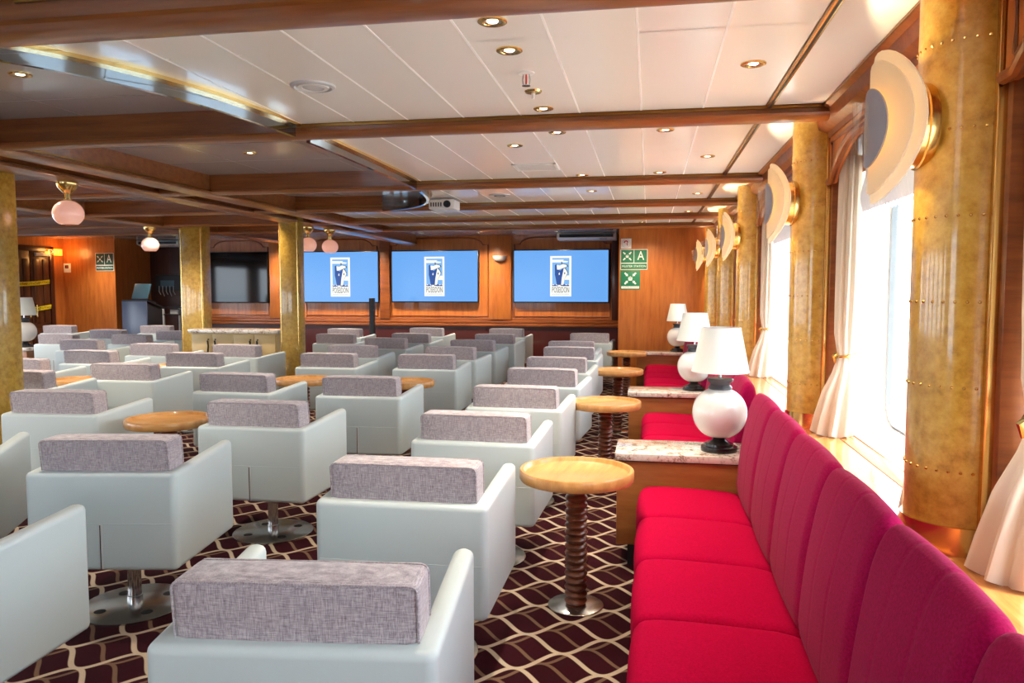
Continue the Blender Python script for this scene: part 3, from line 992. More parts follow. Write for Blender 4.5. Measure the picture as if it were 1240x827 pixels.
# screen wall: dado, rail, frames, pilasters, a dark strip for wall shade
box('dado', -8.95, -0.5, YF - 0.03, YF, 0.0, 0.80, 'maroon', wf)
for z, t in ((0.80, 0.07), (0.86, 0.045), (0.90, 0.03)):
    box('rail', -8.95, -0.5, YF - t, YF, z, z + 0.05, 'wood_trim', wf, 0.01)
box('skirting', -8.95, -0.5, YF - 0.05, YF, 0.0, 0.12, 'wood_wall_dark', wf)
def pil(px0, px1, m='wood_wall'):
    x0 = on_y(px0, 330, YF - 0.06)[0]; x1 = on_y(px1, 330, YF - 0.06)[0]
    box('pilaster', x0, x1, YF - 0.06, YF, 0.93, RAISED, m, wf, 0.006)
pil(593, 619); pil(459.5, 471.5, 'wood_trim'); pil(326, 338); pil(741, 749.5, 'wood_wall_dark')  # last dark strip is painted shade on the wall, no pilaster
def wall_frame(px0, px1):
    x0 = on_y(px0, 330, YF)[0]; x1 = on_y(px1, 330, YF)[0]
    z1 = on_y(540, 288.5, YF)[1]; z0 = 0.99
    pts = [(x0, z0), (x0, z1 - 0.12), (x0 + 0.10, z1 - 0.12)] + [(x0 + 0.10 + 0.14 * sin(a), z1 - 0.14 * cos(a) + 0.02) for a in (0.35, 0.8, 1.2, 1.5)]
    pts = [(x0, z0), (x0, z1 - 0.13), (x0 + 0.1, z1 - 0.13), (x0 + 0.14, z1 - 0.07), (x0 + 0.24, z1 - 0.02), (x0 + 0.38, z1)]
    full = pts + [(x0 + x1 - x, z) for x, z in pts[::-1]]
    tube('panel_moulding', [(x, YF - 0.004, z) for x, z in full], 0.014, 'wood_trim', wf, 8, True)
for a, b in ((254, 325), (371, 457), (474, 591), (623, 739)):
    wall_frame(a, b)

# screens
def screen(px0, px1, py0, py1, on, label):
    x0, z1 = on_y(px0, py0, YF - 0.09); x1, z0 = on_y(px1, py1, YF - 0.09)
    cx, cz = (x0 + x1) / 2, (z0 + z1) / 2; W, H = x1 - x0, z1 - z0
    root = empty('wall_screen', (cx, YF - 0.08, cz))
    box('housing', -W / 2, W / 2, -0.012, 0.08, -H / 2, H / 2, 'black_plastic', root, 0.006)
    box('display', -W / 2 + 0.018, W / 2 - 0.018, -0.014, -0.008, -H / 2 + 0.022, H / 2 - 0.018, 'scr_blue' if on else 'dark_screen', root)
    if on:
        y = -0.0142
        h = H * 0.755; w_ = h * 0.53; ox = 0.0
        def fp(nm, pts, m, dy):
            flat_poly(nm, [(a * w_, b * h) for a, b in pts], m, root, ox, y - dy, 0.0, 0.0006)
        def rect(a, b, c, d): return [(a, c), (b, c), (b, d), (a, d)]
        fp('logo_card', rect(-.5, .5, -.5, .5), 'scr_card', 0)
        fp('logo_sky', rect(-.40, .40, -.20, .45), 'scr_sky', 0.0006)
        fp('logo_cloud', [(-.40, .34), (.30, .34), (.36, .37), (.1, .385), (.15, .41), (-.40, .41)], 'scr_card', 0.0012)
        fp('logo_cloud', [(.12, -.09), (.40, -.09), (.40, .02), (.30, .02), (.2, -.03)], 'scr_card', 0.0012)
        hull = [(-.276, .278), (-.20, .30), (-.04, .138), (.15, .21), (.067, -.215), (-.18, -.215), (-.25, -.02), (-.276, .036)]
        bow = [(.15, .21), (.25, .16), (.32, .087), (.26, .01), (.20, -.04), (.13, -.215), (.02, -.215), (.05, -.05)]
        bridge = [(-.19, .278), (-.05, .268), (.10, .30), (.27, .278), (.30, .24), (.15, .21), (-.086, .163), (-.17, .163)]
        def grow(p, k):
            cx_ = sum(a for a, b in p) / len(p); cz_ = sum(b for a, b in p) / len(p)
            return [(cx_ + (a - cx_) * (1 + k * 1.6), cz_ + (b - cz_) * (1 + k)) for a, b in p]
        fp('logo_outline', grow(bow, .11), 'scr_ink', 0.0016)
        fp('logo_outline', grow(bridge, .13), 'scr_ink', 0.0016)
        fp('logo_hull', hull, 'scr_navy', 0.0020)
        fp('logo_bow', bow, 'scr_card', 0.0024)
        fp('logo_bridge', bridge, 'scr_card', 0.0024)
        fp('logo_mast', [(-.07, .42), (.02, .36), (.03, .30), (.07, .30), (.08, .36), (.16, .40), (.05, .345)], 'scr_ink', 0.0028)
        fp('logo_hatch', [(-.10, .06), (-.05, .10), (-.04, .04), (-.08, .03)], 'scr_card', 0.0028)
        fp('logo_hatch', [(.16, .09), (.21, .10), (.21, .05), (.17, .05)], 'scr_ink', 0.0028)
        fp('logo_wave', [(-.40, -.20), (-.34, -.225), (-.26, -.19), (-.20, -.225), (-.12, -.225), (-.12, -.245), (-.40, -.245)], 'scr_navy', 0.0030)
        fp('logo_wave', [(.08, -.245), (.10, -.215), (.18, -.19), (.26, -.225), (.34, -.20), (.40, -.225), (.40, -.245)], 'scr_navy', 0.0030)
        text_mesh('logo_lettering', 'POSEIDON', h * 0.20, 'scr_ink', root, facing_cam(ox, y - 0.002, -.345 * h), 0.80 * w_)
        text_mesh('logo_subline', 'EXPEDITIONS', h * 0.04, 'scr_sky', root, facing_cam(ox, y - 0.002, -.45 * h), 0.78 * w_)
    return tag(root, label, 'screen', 'wall screens on the end wall')
screen(366, 459, 304.5, 367, True, 'blue wall screen with ship logo, leftmost lit one, behind the gold column')
screen(473.5, 579.5, 303.5, 366.5, True, 'blue wall screen with ship logo in the middle of the end wall')
screen(621.5, 737.5, 302.5, 367, True, 'large blue wall screen with ship logo, right, under the air conditioner')
screen(249, 325, 305.5, 367, False, 'switched-off black wall screen between the gold columns')

# bowl uplight on the pilaster
x, z = on_y(605, 313, YF - 0.07)
root = empty('bowl_uplight', (x, YF - 0.06, z))
bm = bm_lathe(bmesh.new(), [(0.135, 0.05), (0.13, 0.01), (0.10, -0.035), (0.05, -0.055), (0, -0.058), (0.0, -0.05), (0.09, -0.025), (0.12, 0.012), (0.125, 0.05)], 32)
bmesh.ops.bisect_plane(bm, geom=bm.verts[:] + bm.edges[:] + bm.faces[:], plane_co=(0, 0, 0), plane_no=(0, 1, 0), clear_outer=True)
mesh('bowl', bm, 'white_plastic', root)
box('wall_plate', -0.07, 0.07, -0.012, 0.0, -0.03, 0.035, 'brass_dark', root, 0.004)
tag(root, 'white half-bowl uplight on the pilaster between two screens', 'wall light')

# air conditioners
def aircon(x0, x1, y0, y1, z0, z1, label, lean=0.0):
    root = empty('air_conditioner', ((x0 + x1) / 2, y1, z0))
    hw, dp, h = (x1 - x0) / 2, y1 - y0, z1 - z0
    prism('casing', [(0, 0.0), (-dp * 0.75, 0.0), (-dp, h * 0.30), (-dp, h), (0, h)], 'X', -hw, hw, 'white_plastic', root, 0.01)
    box('grille', -hw + 0.05, hw - 0.05, -dp - 0.006, -dp + 0.01, h * 0.34, h - 0.03, 'black_plastic', root)
    for k in range(5):
        z = h * 0.38 + (h * 0.55) * k / 5
        box('louvre', -hw + 0.05, hw - 0.05, -dp - 0.010, -dp - 0.004, z, z + 0.006, 'podium_dark', root)
    box('control_slot', hw * 0.45, hw * 0.7, -dp * 0.9, -dp * 0.8, h * 0.08, h * 0.13, 'black_plastic', root)
    return tag(root, label, 'air conditioner')
xa = on_y(674, 284, YF - 0.5)[0]; xb = on_y(746, 284, YF - 0.5)[0]
zt = on_y(700, 276, YF - 0.5)[1]; zb = on_y(700, 290, YF - 0.5)[1]
aircon(xa, min(xb, -0.52), YF - 0.5, YF, zb, min(zt, RAISED - 0.005), 'white wall air conditioner above the right blue screen')
xa = on_y(152, 290, 14.3)[0]; xb = on_y(216, 290, 14.3)[0]
aircon(max(xa, -10.4), min(xb, -9.0), 14.3, 14.79, on_y(180, 298, 14.3)[1], RAISED - 0.005, 'pale air conditioner above the lectern recess at left')

# green signs on the end wall
def muster_figure(root, cx, cz, s, y):
    for k in range(4):
        a = pi / 4 + k * pi / 2
        c_, q = cos(a), sin(a)
        pts = [(0.18, 0), (0.29, 0.09), (0.29, 0.045), (0.44, 0.045), (0.44, -0.045), (0.29, -0.045), (0.29, -0.09)]
        pts = [((p * c_ - t * q) * s, (p * q + t * c_) * s) for p, t in pts]
        flat_poly('arrow', pts, 'sign_white', root, cx, y, cz)
    for dx, dz, r in ((0, 0.07, 0.04), (-0.08, 0.04, 0.032), (0.08, 0.04, 0.032)):
        flat_poly('figure_head', [(dx * s + r * s * cos(2 * pi * k / 10), dz * s + r * s * sin(2 * pi * k / 10)) for k in range(10)], 'sign_white', root, cx, y, cz)
    flat_poly('figure_group', [(-.12 * s, 0), (.12 * s, 0), (.09 * s, -.12 * s), (-.09 * s, -.12 * s)], 'sign_white', root, cx, y, cz)
def muster_sign(x0, x1, z0, z1, y, green, label):
    W, H = x1 - x0, z1 - z0
    root = empty('muster_sign', ((x0 + x1) / 2, y, z0))
    box('plate', -W / 2, W / 2, -0.008, 0, 0, H, 'sign_white', root, 0.002)
    yy = -0.009; g = W * 0.02
    def r(nm, a, b, c_, d, m):
        flat_poly(nm, [(a, c_), (b, c_), (b, d), (a, d)], m, root, 0, -0.008, 0, 0.001)
    r('green_panel', -W / 2 + g, -g / 2, H * 0.34, H - g, green)
    r('green_panel', g / 2, W / 2 - g, H * 0.34, H - g, green)
    r('green_panel', -W / 2 + g, W / 2 - g, g, H * 0.30, green)
    muster_figure(root, -W / 4, H * 0.665, W * 0.48, yy)
    text_mesh('lettering', 'A', H * 0.62, 'sign_white', root, facing_cam(W / 4, yy - 0.0006, H * 0.665), W * 0.25)
    text_mesh('lettering', 'MUSTER STATION', H * 0.15, 'sign_white', root, facing_cam(0, yy - 0.0006, H * 0.165), W * 0.88)
    return tag(root, label, 'sign')
Y_ = 11.4
x0, z1 = on_y(751.5, 302, Y_); x1, z0 = on_y(784, 326.5, Y_)
muster_sign(x0, x1, z0, z1, Y_, 'sign_green', 'green muster station sign with letter A on the brown end wall, right')
x0b, z1b = on_y(751.5, 327.5, Y_); x1b, z0b = on_y(775, 350.5, Y_)
W, H = x1b - x0b, z1b - z0b
root = empty('assembly_sign', ((x0b + x1b) / 2, Y_, z0b))
box('plate', -W / 2, W / 2, -0.008, 0, 0, H, 'sign_green', root, 0.002)
muster_figure(root, 0, H * 0.58, W * 0.92, -0.0085)
flat_poly('caption_bar', [(-W * .45, H * .05), (W * .45, H * .05), (W * .45, H * .17), (-W * .45, H * .17)], 'sign_white', root, 0, -0.008, 0)
text_mesh('lettering', 'MUSTER STATION', H * 0.09, 'sign_green', root, facing_cam(0, -0.0092, H * 0.11), W * 0.8)
tag(root, 'square green sign with white arrows around figures, lower one', 'sign')
x0c, z1c = on_y(752, 289, Y_); x1c, z0c = on_y(764.5, 301, Y_)
W, H = x1c - x0c, z1c - z0c
root = empty('hook_sign', ((x0c + x1c) / 2, Y_, z0c))
box('plate', -W / 2, W / 2, -0.006, 0, 0, H, 'sign_white', root, 0.002)
def on_face(nm, pts, r, m):
    tube(nm, [(a * W, -0.007, H * b) for a, b in pts], r, m, root, 6)
on_face('ring_print', [(0.4 * cos(2 * pi * k / 16), 0.5 + 0.4 * sin(2 * pi * k / 16)) for k in range(17)], 0.003, 'pale_plastic')
on_face('red_mark', [(-0.2, 0.58), (-0.1, 0.74), (0.06, 0.76), (0.16, 0.64)], 0.009, 'print_red')
on_face('red_mark', [(0.16, 0.64), (0.08, 0.48), (0.14, 0.30)], 0.005, 'print_red')
tag(root, 'small white notice with a red hooked mark above the green signs', 'sign')

# ------------------------------------------------------------------ left gold columns
def scol(x0, x1, y0, y1, label, rivets=False):
    root = empty('gold_column', ((x0 + x1) / 2, (y0 + y1) / 2, 0))
    hx, hy = (x1 - x0) / 2, (y1 - y0) / 2
    box('shaft', -hx, hx, -hy, hy, 0.0, RAISED, 'burl', root, 0.01)
    for sx in (-1, 1):
        box('edge_strip', sx * hx * 0.86 - 0.004, sx * hx * 0.86 + 0.004, -hy - 0.004, -hy + 0.002, 0.0, RAISED, 'brass', root)
    box('brass_base', -hx - 0.012, hx + 0.012, -hy - 0.012, hy + 0.012, 0, 0.12, 'brass', root, 0.004)
    if rivets:
        bm = bmesh.new()
        z = 0.45
        while z < 2.4:
            for k in range(12):
                bmesh.ops.create_icosphere(bm, subdivisions=1, radius=0.006, matrix=Matrix.Translation((-hx * 0.75 + hx * 1.5 * k / 11, -hy, z)))
            z += 0.24
        rv = mesh('rivets', bm, 'brass_dark', root); rv['kind'] = 'stuff'
    return tag(root, label, 'column', 'gold columns on the left')
scol(-5.06, -4.70, 4.86, 5.10, 'gold burl column with rivet rows at the left edge', True)
xa = on_y(338, 340, 9.0)[0]; xb = on_y(362, 340, 9.0)[0]
scol(xa, xb, 9.0, 9.16, 'gold burl column standing in front of the leftmost lit screen')
xa2 = on_y(218, 340, 9.75)[0]; xb2 = on_y(246, 340, 9.75)[0]
scol(xa2, xb2, 9.75, 9.95, 'gold burl column behind the low marble-topped cabinet')

# low cabinet with marble top
ca, zt = on_y(228, 398.5, 9.25); cb, _ = on_y(337, 401, 9.25)
root = empty('low_cabinet', ((ca + cb) / 2, 9.45, 0))
hw = (cb - ca) / 2
box('body', -hw + 0.03, hw - 0.03, -0.18, 0.2, 0.06, zt - 0.05, 'cream_door', root, 0.004)
box('marble_top', -hw, hw, -0.22, 0.22, zt - 0.05, zt, 'marble', root, 0.006)
for k in range(4):
    w_ = (2 * hw - 0.08) / 4
    a = -hw + 0.04 + w_ * k
    dr = box('door', a + 0.004, a + w_ - 0.004, -0.2, -0.18, 0.08, zt - 0.065, 'cream_door', root, 0.004)
    hx = a + (w_ - 0.05 if k % 2 == 0 else 0.05)
    tube('handle', [(hx, -0.205, zt - 0.13), (hx, -0.225, zt - 0.15), (hx + 0.008, -0.225, zt - 0.22), (hx, -0.225, zt - 0.30), (hx, -0.205, zt - 0.32)], 0.012, 'black_plastic', dr, 8)
box('plinth', -hw + 0.05, hw - 0.05, -0.15, 0.18, 0.0, 0.06, 'podium_dark', root)
tag(root, 'low cream cabinet with marble top and black handles between gold columns', 'cabinet')

# slim black post before the screens
x, z = on_y(450.5, 361, 12.9)
root = empty('speaker_post', (x, 12.9, 0))
lathe('foot', [(0, 0), (0.15, 0), (0.15, 0.015), (0.03, 0.03), (0, 0.03)], 'black_plastic', root)
box('post', -0.045, 0.045, -0.04, 0.04, 0.02, z, 'podium_dark', root, 0.008)
tag(root, 'slim black upright post in front of the screen wall', 'post')

# lectern with laptop, equipment table, side screen in the recess
x0, zt = on_y(147, 365, 13.0); x1, _ = on_y(177, 365, 13.0)
root = empty('lectern', ((x0 + x1) / 2, 13.25, 0))
hw = (x1 - x0) / 2
box('front_panel', -hw, hw, -0.25, -0.22, 0.0, zt, 'podium', root, 0.006)
prism('body', [(-0.22, 0.02), (0.25, 0.02), (0.25, zt - 0.16), (-0.22, zt - 0.01)], 'X', -hw + 0.01, hw - 0.01, 'podium_dark', root, 0.006)
prism('reading_top', [(-0.22, zt), (0.3, zt - 0.15), (0.3, zt - 0.12), (-0.22, zt + 0.03)], 'X', -hw - 0.01, hw + 0.01, 'podium_dark', root, 0.004)
tag(root, 'blue-grey lectern standing in front of the dark recess', 'lectern')
lx_ = (x0 + x1) / 2
root = empty('laptop', (lx_ + 0.02, 13.2, zt + 0.035))
prism('lid', [(-0.06, 0.02), (0.06, 0.30), (0.075, 0.30), (-0.045, 0.02)], 'X', -0.17, 0.17, 'laptop', root, 0.003)
prism('keyboard', [(-0.06, 0.0), (0.20, -0.07), (0.20, -0.055), (-0.06, 0.018)], 'X', -0.17, 0.17, 'podium_dark', root, 0.003)
tag(root, 'open laptop with teal-grey lid on top of the lectern', 'laptop')
x0, zt2 = on_y(196, 372, 14.0); x1, _ = on_y(220, 372, 14.0)
root = empty('equipment_rack', ((x0 + x1) / 2 + 0.1, 14.35, 0))
hw = (x1 - x0) / 2 + 0.12
for sx in (-1, 1):
    for sy in (-0.28, 0.28):
        box('upright', sx * hw - 0.02, sx * hw + 0.02, sy - 0.02, sy + 0.02, 0, zt2, 'pale_plastic', root)
for z in (0.45, zt2 - 0.14, zt2):
    box('shelf', -hw - 0.02, hw + 0.02, -0.3, 0.3, z - 0.02, z, 'black_plastic', root, 0.003)
tag(root, 'black equipment rack with pale uprights right of the lectern', 'rack')
for k, (dx, z, m, wd) in enumerate(((-0.12, zt2 - 0.14, 'pale_plastic', 0.09), (0.12, zt2 - 0.14, 'podium', 0.11), (0.0, 0.45, 'podium_dark', 0.2))):
    c0 = (x0 + x1) / 2 + 0.1 + dx
    root = empty('mixer_unit', (c0, 14.25, z))
    box('case', -wd, wd, -0.15, 0.15, 0.0, 0.09, m, root, 0.006)
    for j in range(4):
        lathe('knob', [(0, 0), (0.012, 0), (0.01, 0.015), (0, 0.015)], 'chrome', root, 10, (-wd * 0.7 + wd * 0.45 * j, -0.08, 0.09))
    tag(root, ['small pale box on the equipment rack shelf', 'blue-grey box on the equipment rack shelf', 'dark wide box on the lowest rack shelf'][k], 'electronics')
x0, z1 = on_y(188, 333, 14.7); x1, z0 = on_y(222, 352, 14.7)
root = empty('wall_monitor', ((x0 + x1) / 2, 14.74, (z0 + z1) / 2))
W, H = x1 - x0, z1 - z0
box('housing', -W / 2, W / 2, -0.05, 0.055, -H / 2, H / 2, 'black_plastic', root, 0.008)
box('screen_face', -W / 2 + 0.02, W / 2 - 0.02, -0.053, -0.045, -H / 2 + 0.02, H / 2 - 0.02, 'podium_dark', root)
box('connector_panel', -W * 0.3, W * 0.2, -0.058, -0.05, -H * 0.25, H * 0.15, 'laptop', root)
for k in range(5):
    xx = -W * 0.35 + W * 0.13 * k
    tube('cable', [(xx, -0.06, -H * 0.2), (xx + 0.01, -0.08, -H * 0.55), (xx + 0.03, -0.05, -H * (0.75 + 0.1 * (k % 2)))], 0.008, 'pale_plastic', root, 6)
tag(root, 'dark wall monitor with dangling cables in the left recess', 'monitor')

# sign, notice on the left wood wall
Yl = 13.7
x0, z1 = on_y(123.5, 306.5, Yl); x1, z0 = on_y(147.5, 328, Yl)
x1 = min(x1, -10.47); x0 = x1 - (z1 - z0) * 1.14
muster_sign(x0, x1, z0, z1, Yl, 'sign_dark_green', 'dark green muster station sign with letter A on the left wooden wall')
x0, z1 = on_y(77, 319, Yl); x1, z0 = on_y(86, 330, Yl)
root = empty('notice', ((x0 + x1) / 2, Yl, z0))
W, H = x1 - x0, z1 - z0
box('plate', -W / 2, W / 2, -0.006, 0, 0, H, 'sign_white', root, 0.002)
box('print_block', -W * .3, W * .2, -0.0075, -0.006, H * .45, H * .8, 'print_black', root)
box('print_block', -W * .1, W * .1, -0.0085, -0.0075, H * .55, H * .68, 'print_red', root)
tag(root, 'small white notice beside the left doors', 'sign')

# double doors on the left wall, exit sign, caution tape
def on_x(px, py, X):
    d = fwv + rtv * ((px - CX) / F_PX) + upv * ((CY - py) / F_PX)
    t = X / d.x
    return d.y * t, EYE + d.z * t
dy1, dz = on_x(57, 305, XL); dy0 = on_x(8, 300, XL)[0]
dr = struct(empty('door_1', (XL, (dy0 + dy1) / 2, 0)), 'dark carved double doors closed off with yellow tape')
hw = (dy1 - dy0) / 2
for k in (0, 1):
    a = -hw + k * hw
    leaf = box('door_leaf', 0.0, 0.04, a + 0.01, a + hw - 0.01, 0.01, dz, 'wood_door', dr, 0.004)
    for z0_, z1_ in ((0.15, 0.75), (0.85, dz - 0.15)):
        for j in range(2):
            q = hw / 2
            box('door_panel', 0.035, 0.055, a + 0.07 + j * q * 0.95, a + q * 0.9 + j * q * 0.95, z0_, z1_, 'wood_door', leaf, 0.012)
    tube('door_handle', [(0.05, a + (hw - 0.08 if k == 0 else 0.08), 0.95), (0.09, a + (hw - 0.08 if k == 0 else 0.08), 0.97), (0.09, a + (hw - 0.08 if k == 0 else 0.08), 1.2), (0.05, a + (hw - 0.08 if k == 0 else 0.08), 1.22)], 0.012, 'brass', leaf, 8)
box('door_closer', 0.05, 0.10, 0.1, 0.45, dz - 0.09, dz - 0.03, 'pale_plastic', dr, 0.006)
for s in (-1, 1):
    box('door_jamb', 0.0, 0.06, s * (hw + 0.05) - 0.05, s * (hw + 0.05) + 0.05, 0, dz + 0.1, 'wood_wall_dark', dr, 0.005)
box('door_head', 0.0, 0.06, -hw - 0.1, hw + 0.1, dz, dz + 0.1, 'wood_wall_dark', dr, 0.005)
rot_x = lambda x, y, z: Matrix.Translation((x, y, z)) @ Matrix.Rotation(pi / 2, 4, 'Z') @ Matrix.Rotation(pi / 2, 4, 'X')
ey, ez = on_x(64, 305.5, XL + 0.03)
root = empty('exit_sign', (XL, ey, ez - 0.06))
box('light_box', 0.0, 0.06, -0.22, 0.22, 0.0, 0.13, 'exit_orange', root, 0.008)
text_mesh('lettering', 'EXIT', 0.11, 'sign_white', root, rot_x(0.0615, 0, 0.065), 0.30)
tag(root, 'glowing orange exit sign beside the taped doors', 'sign')
light('exit_glow', 'POINT', (XL + 0.25, ey, ez), 4, (1, 0.45, 0.12), shadow_soft_size=0.1)
for pxa, pya, pxb, pyb, lb in ((12, 344, 60, 341, 'upper yellow caution tape stretched across the dark doors'), (12, 377, 62, 371, 'lower yellow caution tape stretched across the dark doors')):
    ya, za = on_x(pxa, pya, XL + 0.07); yb_, zb_ = on_x(pxb, pyb, XL + 0.07)
    root = empty('caution_tape', (XL + 0.075, (ya + yb_) / 2, (za + zb_) / 2))
    L = yb_ - ya; dzz = (zb_ - za) / 2
    n_ = 10; bm = bmesh.new(); rings = []
    for k in range(n_ + 1):
        t = -1 + 2 * k / n_
        y = t * L / 2; zc = t * dzz - 0.015 * (1 - t * t)
        rings.append([(0.0 + 0.004 * sin(k), y, zc - 0.04), (0.002 + 0.004 * sin(k), y, zc - 0.04), (0.002, y, zc + 0.04), (0, y, zc + 0.04)])
    bm_loft(bm, rings, cap=True)
    mesh('strip', bm, 'tape_yellow', root)
    for k in range(3):
        t = -0.66 + 0.66 * k
        text_mesh('lettering', 'CAUTION', 0.055, 'print_black', root, rot_x(0.0075, t * L / 2, t * dzz - 0.015 * (1 - t * t)), 0.42)
    tag(root, lb, 'tape', 'caution tapes across the doors')
# lamp glimpsed beside the left column, on a small console
ly_, lz = 10.6, 0
d = fwv + rtv * ((32 - CX) / F_PX)
t = 10.2 / d.y
lxp = d.x * t
root = empty('side_console', (lxp - 0.02, 10.2, 0))
box('body', -0.2, 0.2, -0.2, 0.2, 0.08, 0.575, 'wood_console', root, 0.004)
box('plinth', -0.17, 0.17, -0.17, 0.17, 0.0, 0.08, 'podium_dark', root)
box('marble_top', -0.22, 0.22, -0.22, 0.22, 0.575, 0.62, 'marble', root, 0.005)
tag(root, 'small marble-topped console behind the left gold column', 'console table')
o = copy_tree(lamp0); o.location = (lxp - 0.02, 10.2, 0.62)
o.scale = (1.12, 1.12, 1.12)
tag(o, 'white ceramic table lamp half hidden behind the left gold column', 'table lamp', 'white table lamps on consoles')

# ------------------------------------------------------------------ globe lamps
def globe():
    root = empty('globe_lamp')
    lathe('canopy', [(0, 0), (0.078, 0), (0.078, -0.015), (0.066, -0.04), (0.035, -0.075), (0.024, -0.085), (0.024, -0.125), (0.034, -0.13), (0.034, -0.145), (0, -0.145)], 'brass', root)
    prof = [(0, -0.135)]
    for k in range(19):
        a = R(78 - 132 * k / 18)
        prof.append((0.112 * cos(a), -0.235 + 0.102 * sin(a)))
    prof += [(0.06, -0.3178), (0, -0.3178)]
    lathe('glass_globe', prof, 'globe', root, 32)
    return root
g0 = globe()
GL = [((-4.43, 5.30, 2.318), 'pink glass globe lamp with brass canopy, nearest, by the left gold column'),
      ((-6.52, 9.25, 2.318), 'pink glass globe lamp hanging above the lectern at left'),
      ((-4.47, 9.64, 2.318), 'pink glass globe lamp just right of the middle gold column'),
      ((-4.36, 10.10, 2.318), 'pale glass globe lamp, rightmost, over the left blue screen')]
for k, (p, lb) in enumerate(GL):
    o = g0 if k == 0 else copy_tree(g0)
    o.location = p
    tag(o, lb, 'ceiling lamp', 'glass globe lamps')

# ------------------------------------------------------------------ ceiling fittings
def downlight():
    root = empty('ceiling_spotlight')
    lathe('trim_ring', [(0.050, 0.0), (0.050, -0.004), (0.044, -0.007), (0.034, -0.006), (0.030, 0.0)], 'brass', root, 28)
    lathe('reflector', [(0.031, -0.004), (0.024, -0.001), (0.020, -0.0006)], 'chrome', root, 24)
    lathe('lamp_face', [(0, -0.003), (0.018, -0.003), (0.019, -0.001)], 'bulb', root, 20)
    return root
d0 = downlight()
aisle = [2.60, 2.92, 3.87, 4.46, 6.34 - 0.2, 7.15, 8.6]
DL = [(-0.53, y, 'ceiling spotlight, %s from the front in the row over the banquette aisle' % ordn[k]) for k, y in enumerate(aisle)]
DL += [(0.40, 3.26, 'ceiling spotlight, first from the front in the row beside the windows'), (0.38, 5.43, 'ceiling spotlight, second from the front in the row beside the windows'),
       (0.44, 7.5, 'ceiling spotlight, third from the front in the row beside the windows'), (0.44, 9.2, 'ceiling spotlight, fourth from the front in the row beside the windows'),
       (0.08, 4.50, 'ceiling spotlight just behind the second beam, right of the aisle row'), (0.07, 6.1, 'ceiling spotlight just before the third beam, right of the aisle row'),
       (-0.84, 4.82, 'ceiling spotlight left of the aisle row, before the square air vent')]
for k, (x, y, lb) in enumerate(DL):
    o = d0 if k == 0 else copy_tree(d0)
    o.location = (x, y, CEIL)
    tag(o, lb, 'spotlight', 'ceiling spotlights')
    light('spot_light', 'SPOT', (x, y, CEIL - 0.012), 34, (1.0, 0.86, 0.68), spot_size=R(95), spot_blend=0.8, shadow_soft_size=0.03)
# sprinkler and detector
root = empty('sprinkler', (-0.515, 3.23, CEIL))
lathe('flange', [(0, 0), (0.036, 0), (0.034, -0.006), (0, -0.008)], 'white_plastic', root, 24)
for s in (-1, 1):
    tube('yoke', [(s * 0.012, 0, -0.006), (s * 0.016, 0, -0.03), (s * 0.012, 0, -0.052)], 0.003, 'chrome', root, 6)
tube('red_bulb', [(0, 0, -0.008), (0, 0, -0.05)], 0.004, 'print_red', root, 8)
lathe('deflector', [(0, -0.052), (0.018, -0.052), (0.018, -0.055), (0, -0.055)], 'chrome', root, 16)
tag(root, 'fire sprinkler with red bulb in the ceiling over the aisle', 'sprinkler')
root = empty('ceiling_nozzle', (-0.53, 3.53, CEIL))
lathe('plate', [(0, 0), (0.04, 0), (0.036, -0.008), (0.012, -0.012), (0, -0.012)], 'brass', root, 24)
lathe('tip', [(0, -0.01), (0.01, -0.012), (0.007, -0.035), (0, -0.037)], 'white_plastic', root, 12)
tag(root, 'small brass ceiling nozzle with white tip behind the sprinkler', 'nozzle')
root = empty('ceiling_speaker', (-1.48, 3.27, CEIL))
lathe('rim', [(0, 0), (0.10, 0), (0.098, -0.008), (0.082, -0.012), (0.078, -0.004), (0, -0.004)], 'pale_plastic', root, 36)
lathe('inner_ring', [(0.07, -0.004), (0.068, -0.010), (0.05, -0.011), (0.048, -0.004)], 'white_plastic', root, 36)
lathe('centre_disc', [(0, -0.012), (0.045, -0.010), (0.045, -0.004)], 'pale_plastic', root, 36)
tag(root, 'round pale air outlet in the nearest ceiling bay', 'air outlet')
root = empty('round_outlet', (-1.42, 7.3, CEIL))
lathe('rim', [(0, 0), (0.10, 0), (0.098, -0.008), (0.07, -0.012), (0, -0.008)], 'pale_plastic', root, 30)
lathe('inner_ring', [(0.06, -0.008), (0.058, -0.013), (0.04, -0.013), (0.038, -0.008)], 'podium_dark', root, 30)
tag(root, 'round flat air outlet in the third ceiling bay', 'air outlet')
for k, (x, y) in enumerate(((-0.83, 5.68), (-0.81, 8.75))):
    root = empty('air_vent', (x, y, CEIL))
    bm = bmesh.new()
    for a in ((-.16, .16, -.15, -.13), (-.16, .16, .13, .15), (-.16, -.14, -.15, .15), (.14, .16, -.15, .15)):
        bm_box(bm, a[0], a[1], a[2], a[3], -0.008, 0)
    mesh('frame', bm, 'white_plastic', root, smooth=False)
    box('backing', -.14, .14, -.13, .13, -0.003, 0, 'wood_trim', root)
    for j in range(6):
        y_ = -.115 + .046 * j
        box('slat', -.14, .14, y_ - .012, y_ + .008, -0.007, -0.003, 'white_plastic', root)
    tag(root, ['square slatted air vent in the second ceiling bay', 'square slatted air vent in the fourth ceiling bay'][k], 'vent')
root = empty('projector', (-2.02, 7.5, CEIL))
box('mount', -0.03, 0.03, -0.03, 0.03, -0.02, 0, 'pale_plastic', root)
box('body', -0.13, 0.13, -0.12, 0.12, -0.115, -0.02, 'white_plastic', root, 0.012)
bm = bm_lathe(bmesh.new(), [(0, 0), (0.035, 0), (0.035, 0.02), (0.028, 0.02), (0.02, 0.01), (0, 0.008)], 20)
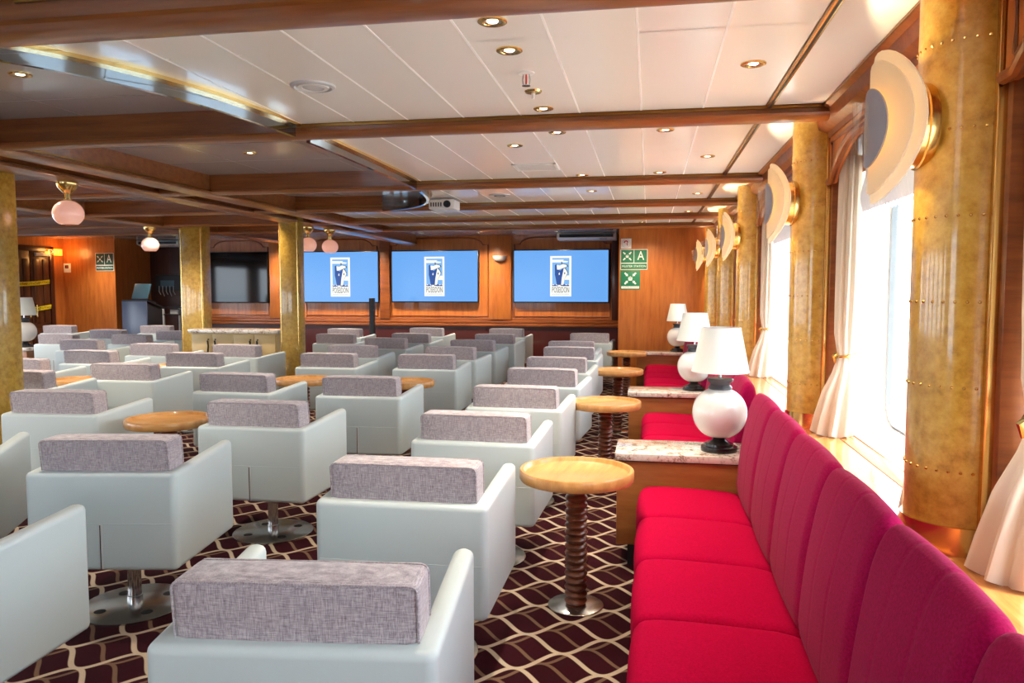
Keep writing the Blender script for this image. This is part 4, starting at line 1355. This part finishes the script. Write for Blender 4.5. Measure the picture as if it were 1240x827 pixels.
bmesh.ops.transform(bm, matrix=Matrix.Translation((0.06, -0.119, -0.068)) @ Matrix.Rotation(pi / 2, 4, 'X'), verts=bm.verts[:])
mesh('lens', bm, 'black_plastic', root)
for j in range(5):
    box('vent_slot', -0.11 + 0.025 * j, -0.098 + 0.025 * j, -0.123, -0.118, -0.09, -0.05, 'podium_dark', root)
tag(root, 'white projector hanging beside the end of the mirror band', 'projector')

# spotlights copied and added as fill light over the left and far lounge
def added_spot_fitting(x, y, z, label, group):
    o = copy_tree(d0)
    o.location = (x, y, z)
    tag(o, label, 'spotlight', group)
for iy, y in enumerate((3.2, 5.3, 7.2, 9.0, 11.6, 13.2)):
    for ix, x in enumerate((-2.9, -4.8, -6.2, -8.8, -10.6)):
        if x > -3.7 and 8.0 < y < 10.8: continue
        added_spot_fitting(x, y, RAISED, 'added fill spotlight in the raised grey ceiling, %s row from front, %s from the right' % (ordn[iy], ordn[ix]), 'added fill spotlights in the raised ceiling')
        light('lounge_fill', 'SPOT', (x, y, RAISED - 0.015), 60 if x > -4 else 85, (1.0, 0.86, 0.70), spot_size=R(110), spot_blend=0.9, shadow_soft_size=0.04)
for ix, x in enumerate((-1.6, -3.0, -4.05, -5.4, -7.0)):
    added_spot_fitting(x, 13.45, RAISED, 'added ceiling spotlight close to the screen wall, %s from the right' % ordn[ix], 'added spotlights washing the screen wall')
    light('wall_wash', 'SPOT', (x, 13.45, RAISED - 0.015), 110, (1.0, 0.80, 0.54), spot_size=R(110), spot_blend=0.9, shadow_soft_size=0.04, rot=(R(20), 0, 0))  # warm wash on the screen wall; its lamp fittings are added
added_spot_fitting(-0.1, 10.55, CEIL, 'added ceiling spotlight lighting the brown end wall with the green signs', 'ceiling spotlights')
light('wall_wash', 'SPOT', (-0.1, 10.55, CEIL - 0.012), 60, (1.0, 0.80, 0.54), spot_size=R(110), spot_blend=0.9, shadow_soft_size=0.04, rot=(R(25), 0, 0))  # lamp and fitting added for the wash on the end wall

# ------------------------------------------------------------------ outside: deck, rail, sea
deck = struct(box('deck_floor', 1.35, 5.0, -8, 20, -0.1, 0.0, 'deck'), 'pale boat deck outside the windows')
for k in range(24):
    box('plank', 1.36 + 0.15 * k, 1.50 + 0.15 * k, -8, 20, 0.0, 0.012, 'deck', deck)
rail = empty('deck_railing', (4.9, 5, 0))
for z in (0.25, 0.45, 0.65, 0.85, 1.05):
    box('rail_bar', -0.015, 0.015, -12, 14, z, z + 0.03, 'rail_white', rail)
for k in range(14):
    box('post', -0.02, 0.02, -12 + 2 * k, -11.96 + 2 * k, 0.012, 1.08, 'rail_white', rail)
tag(rail, 'white deck railing beyond the windows', 'railing')
sea = struct(box('sea_surface', -900, 900, -900, 900, -6.2, -6.0, 'sea'), 'pale blue sea')
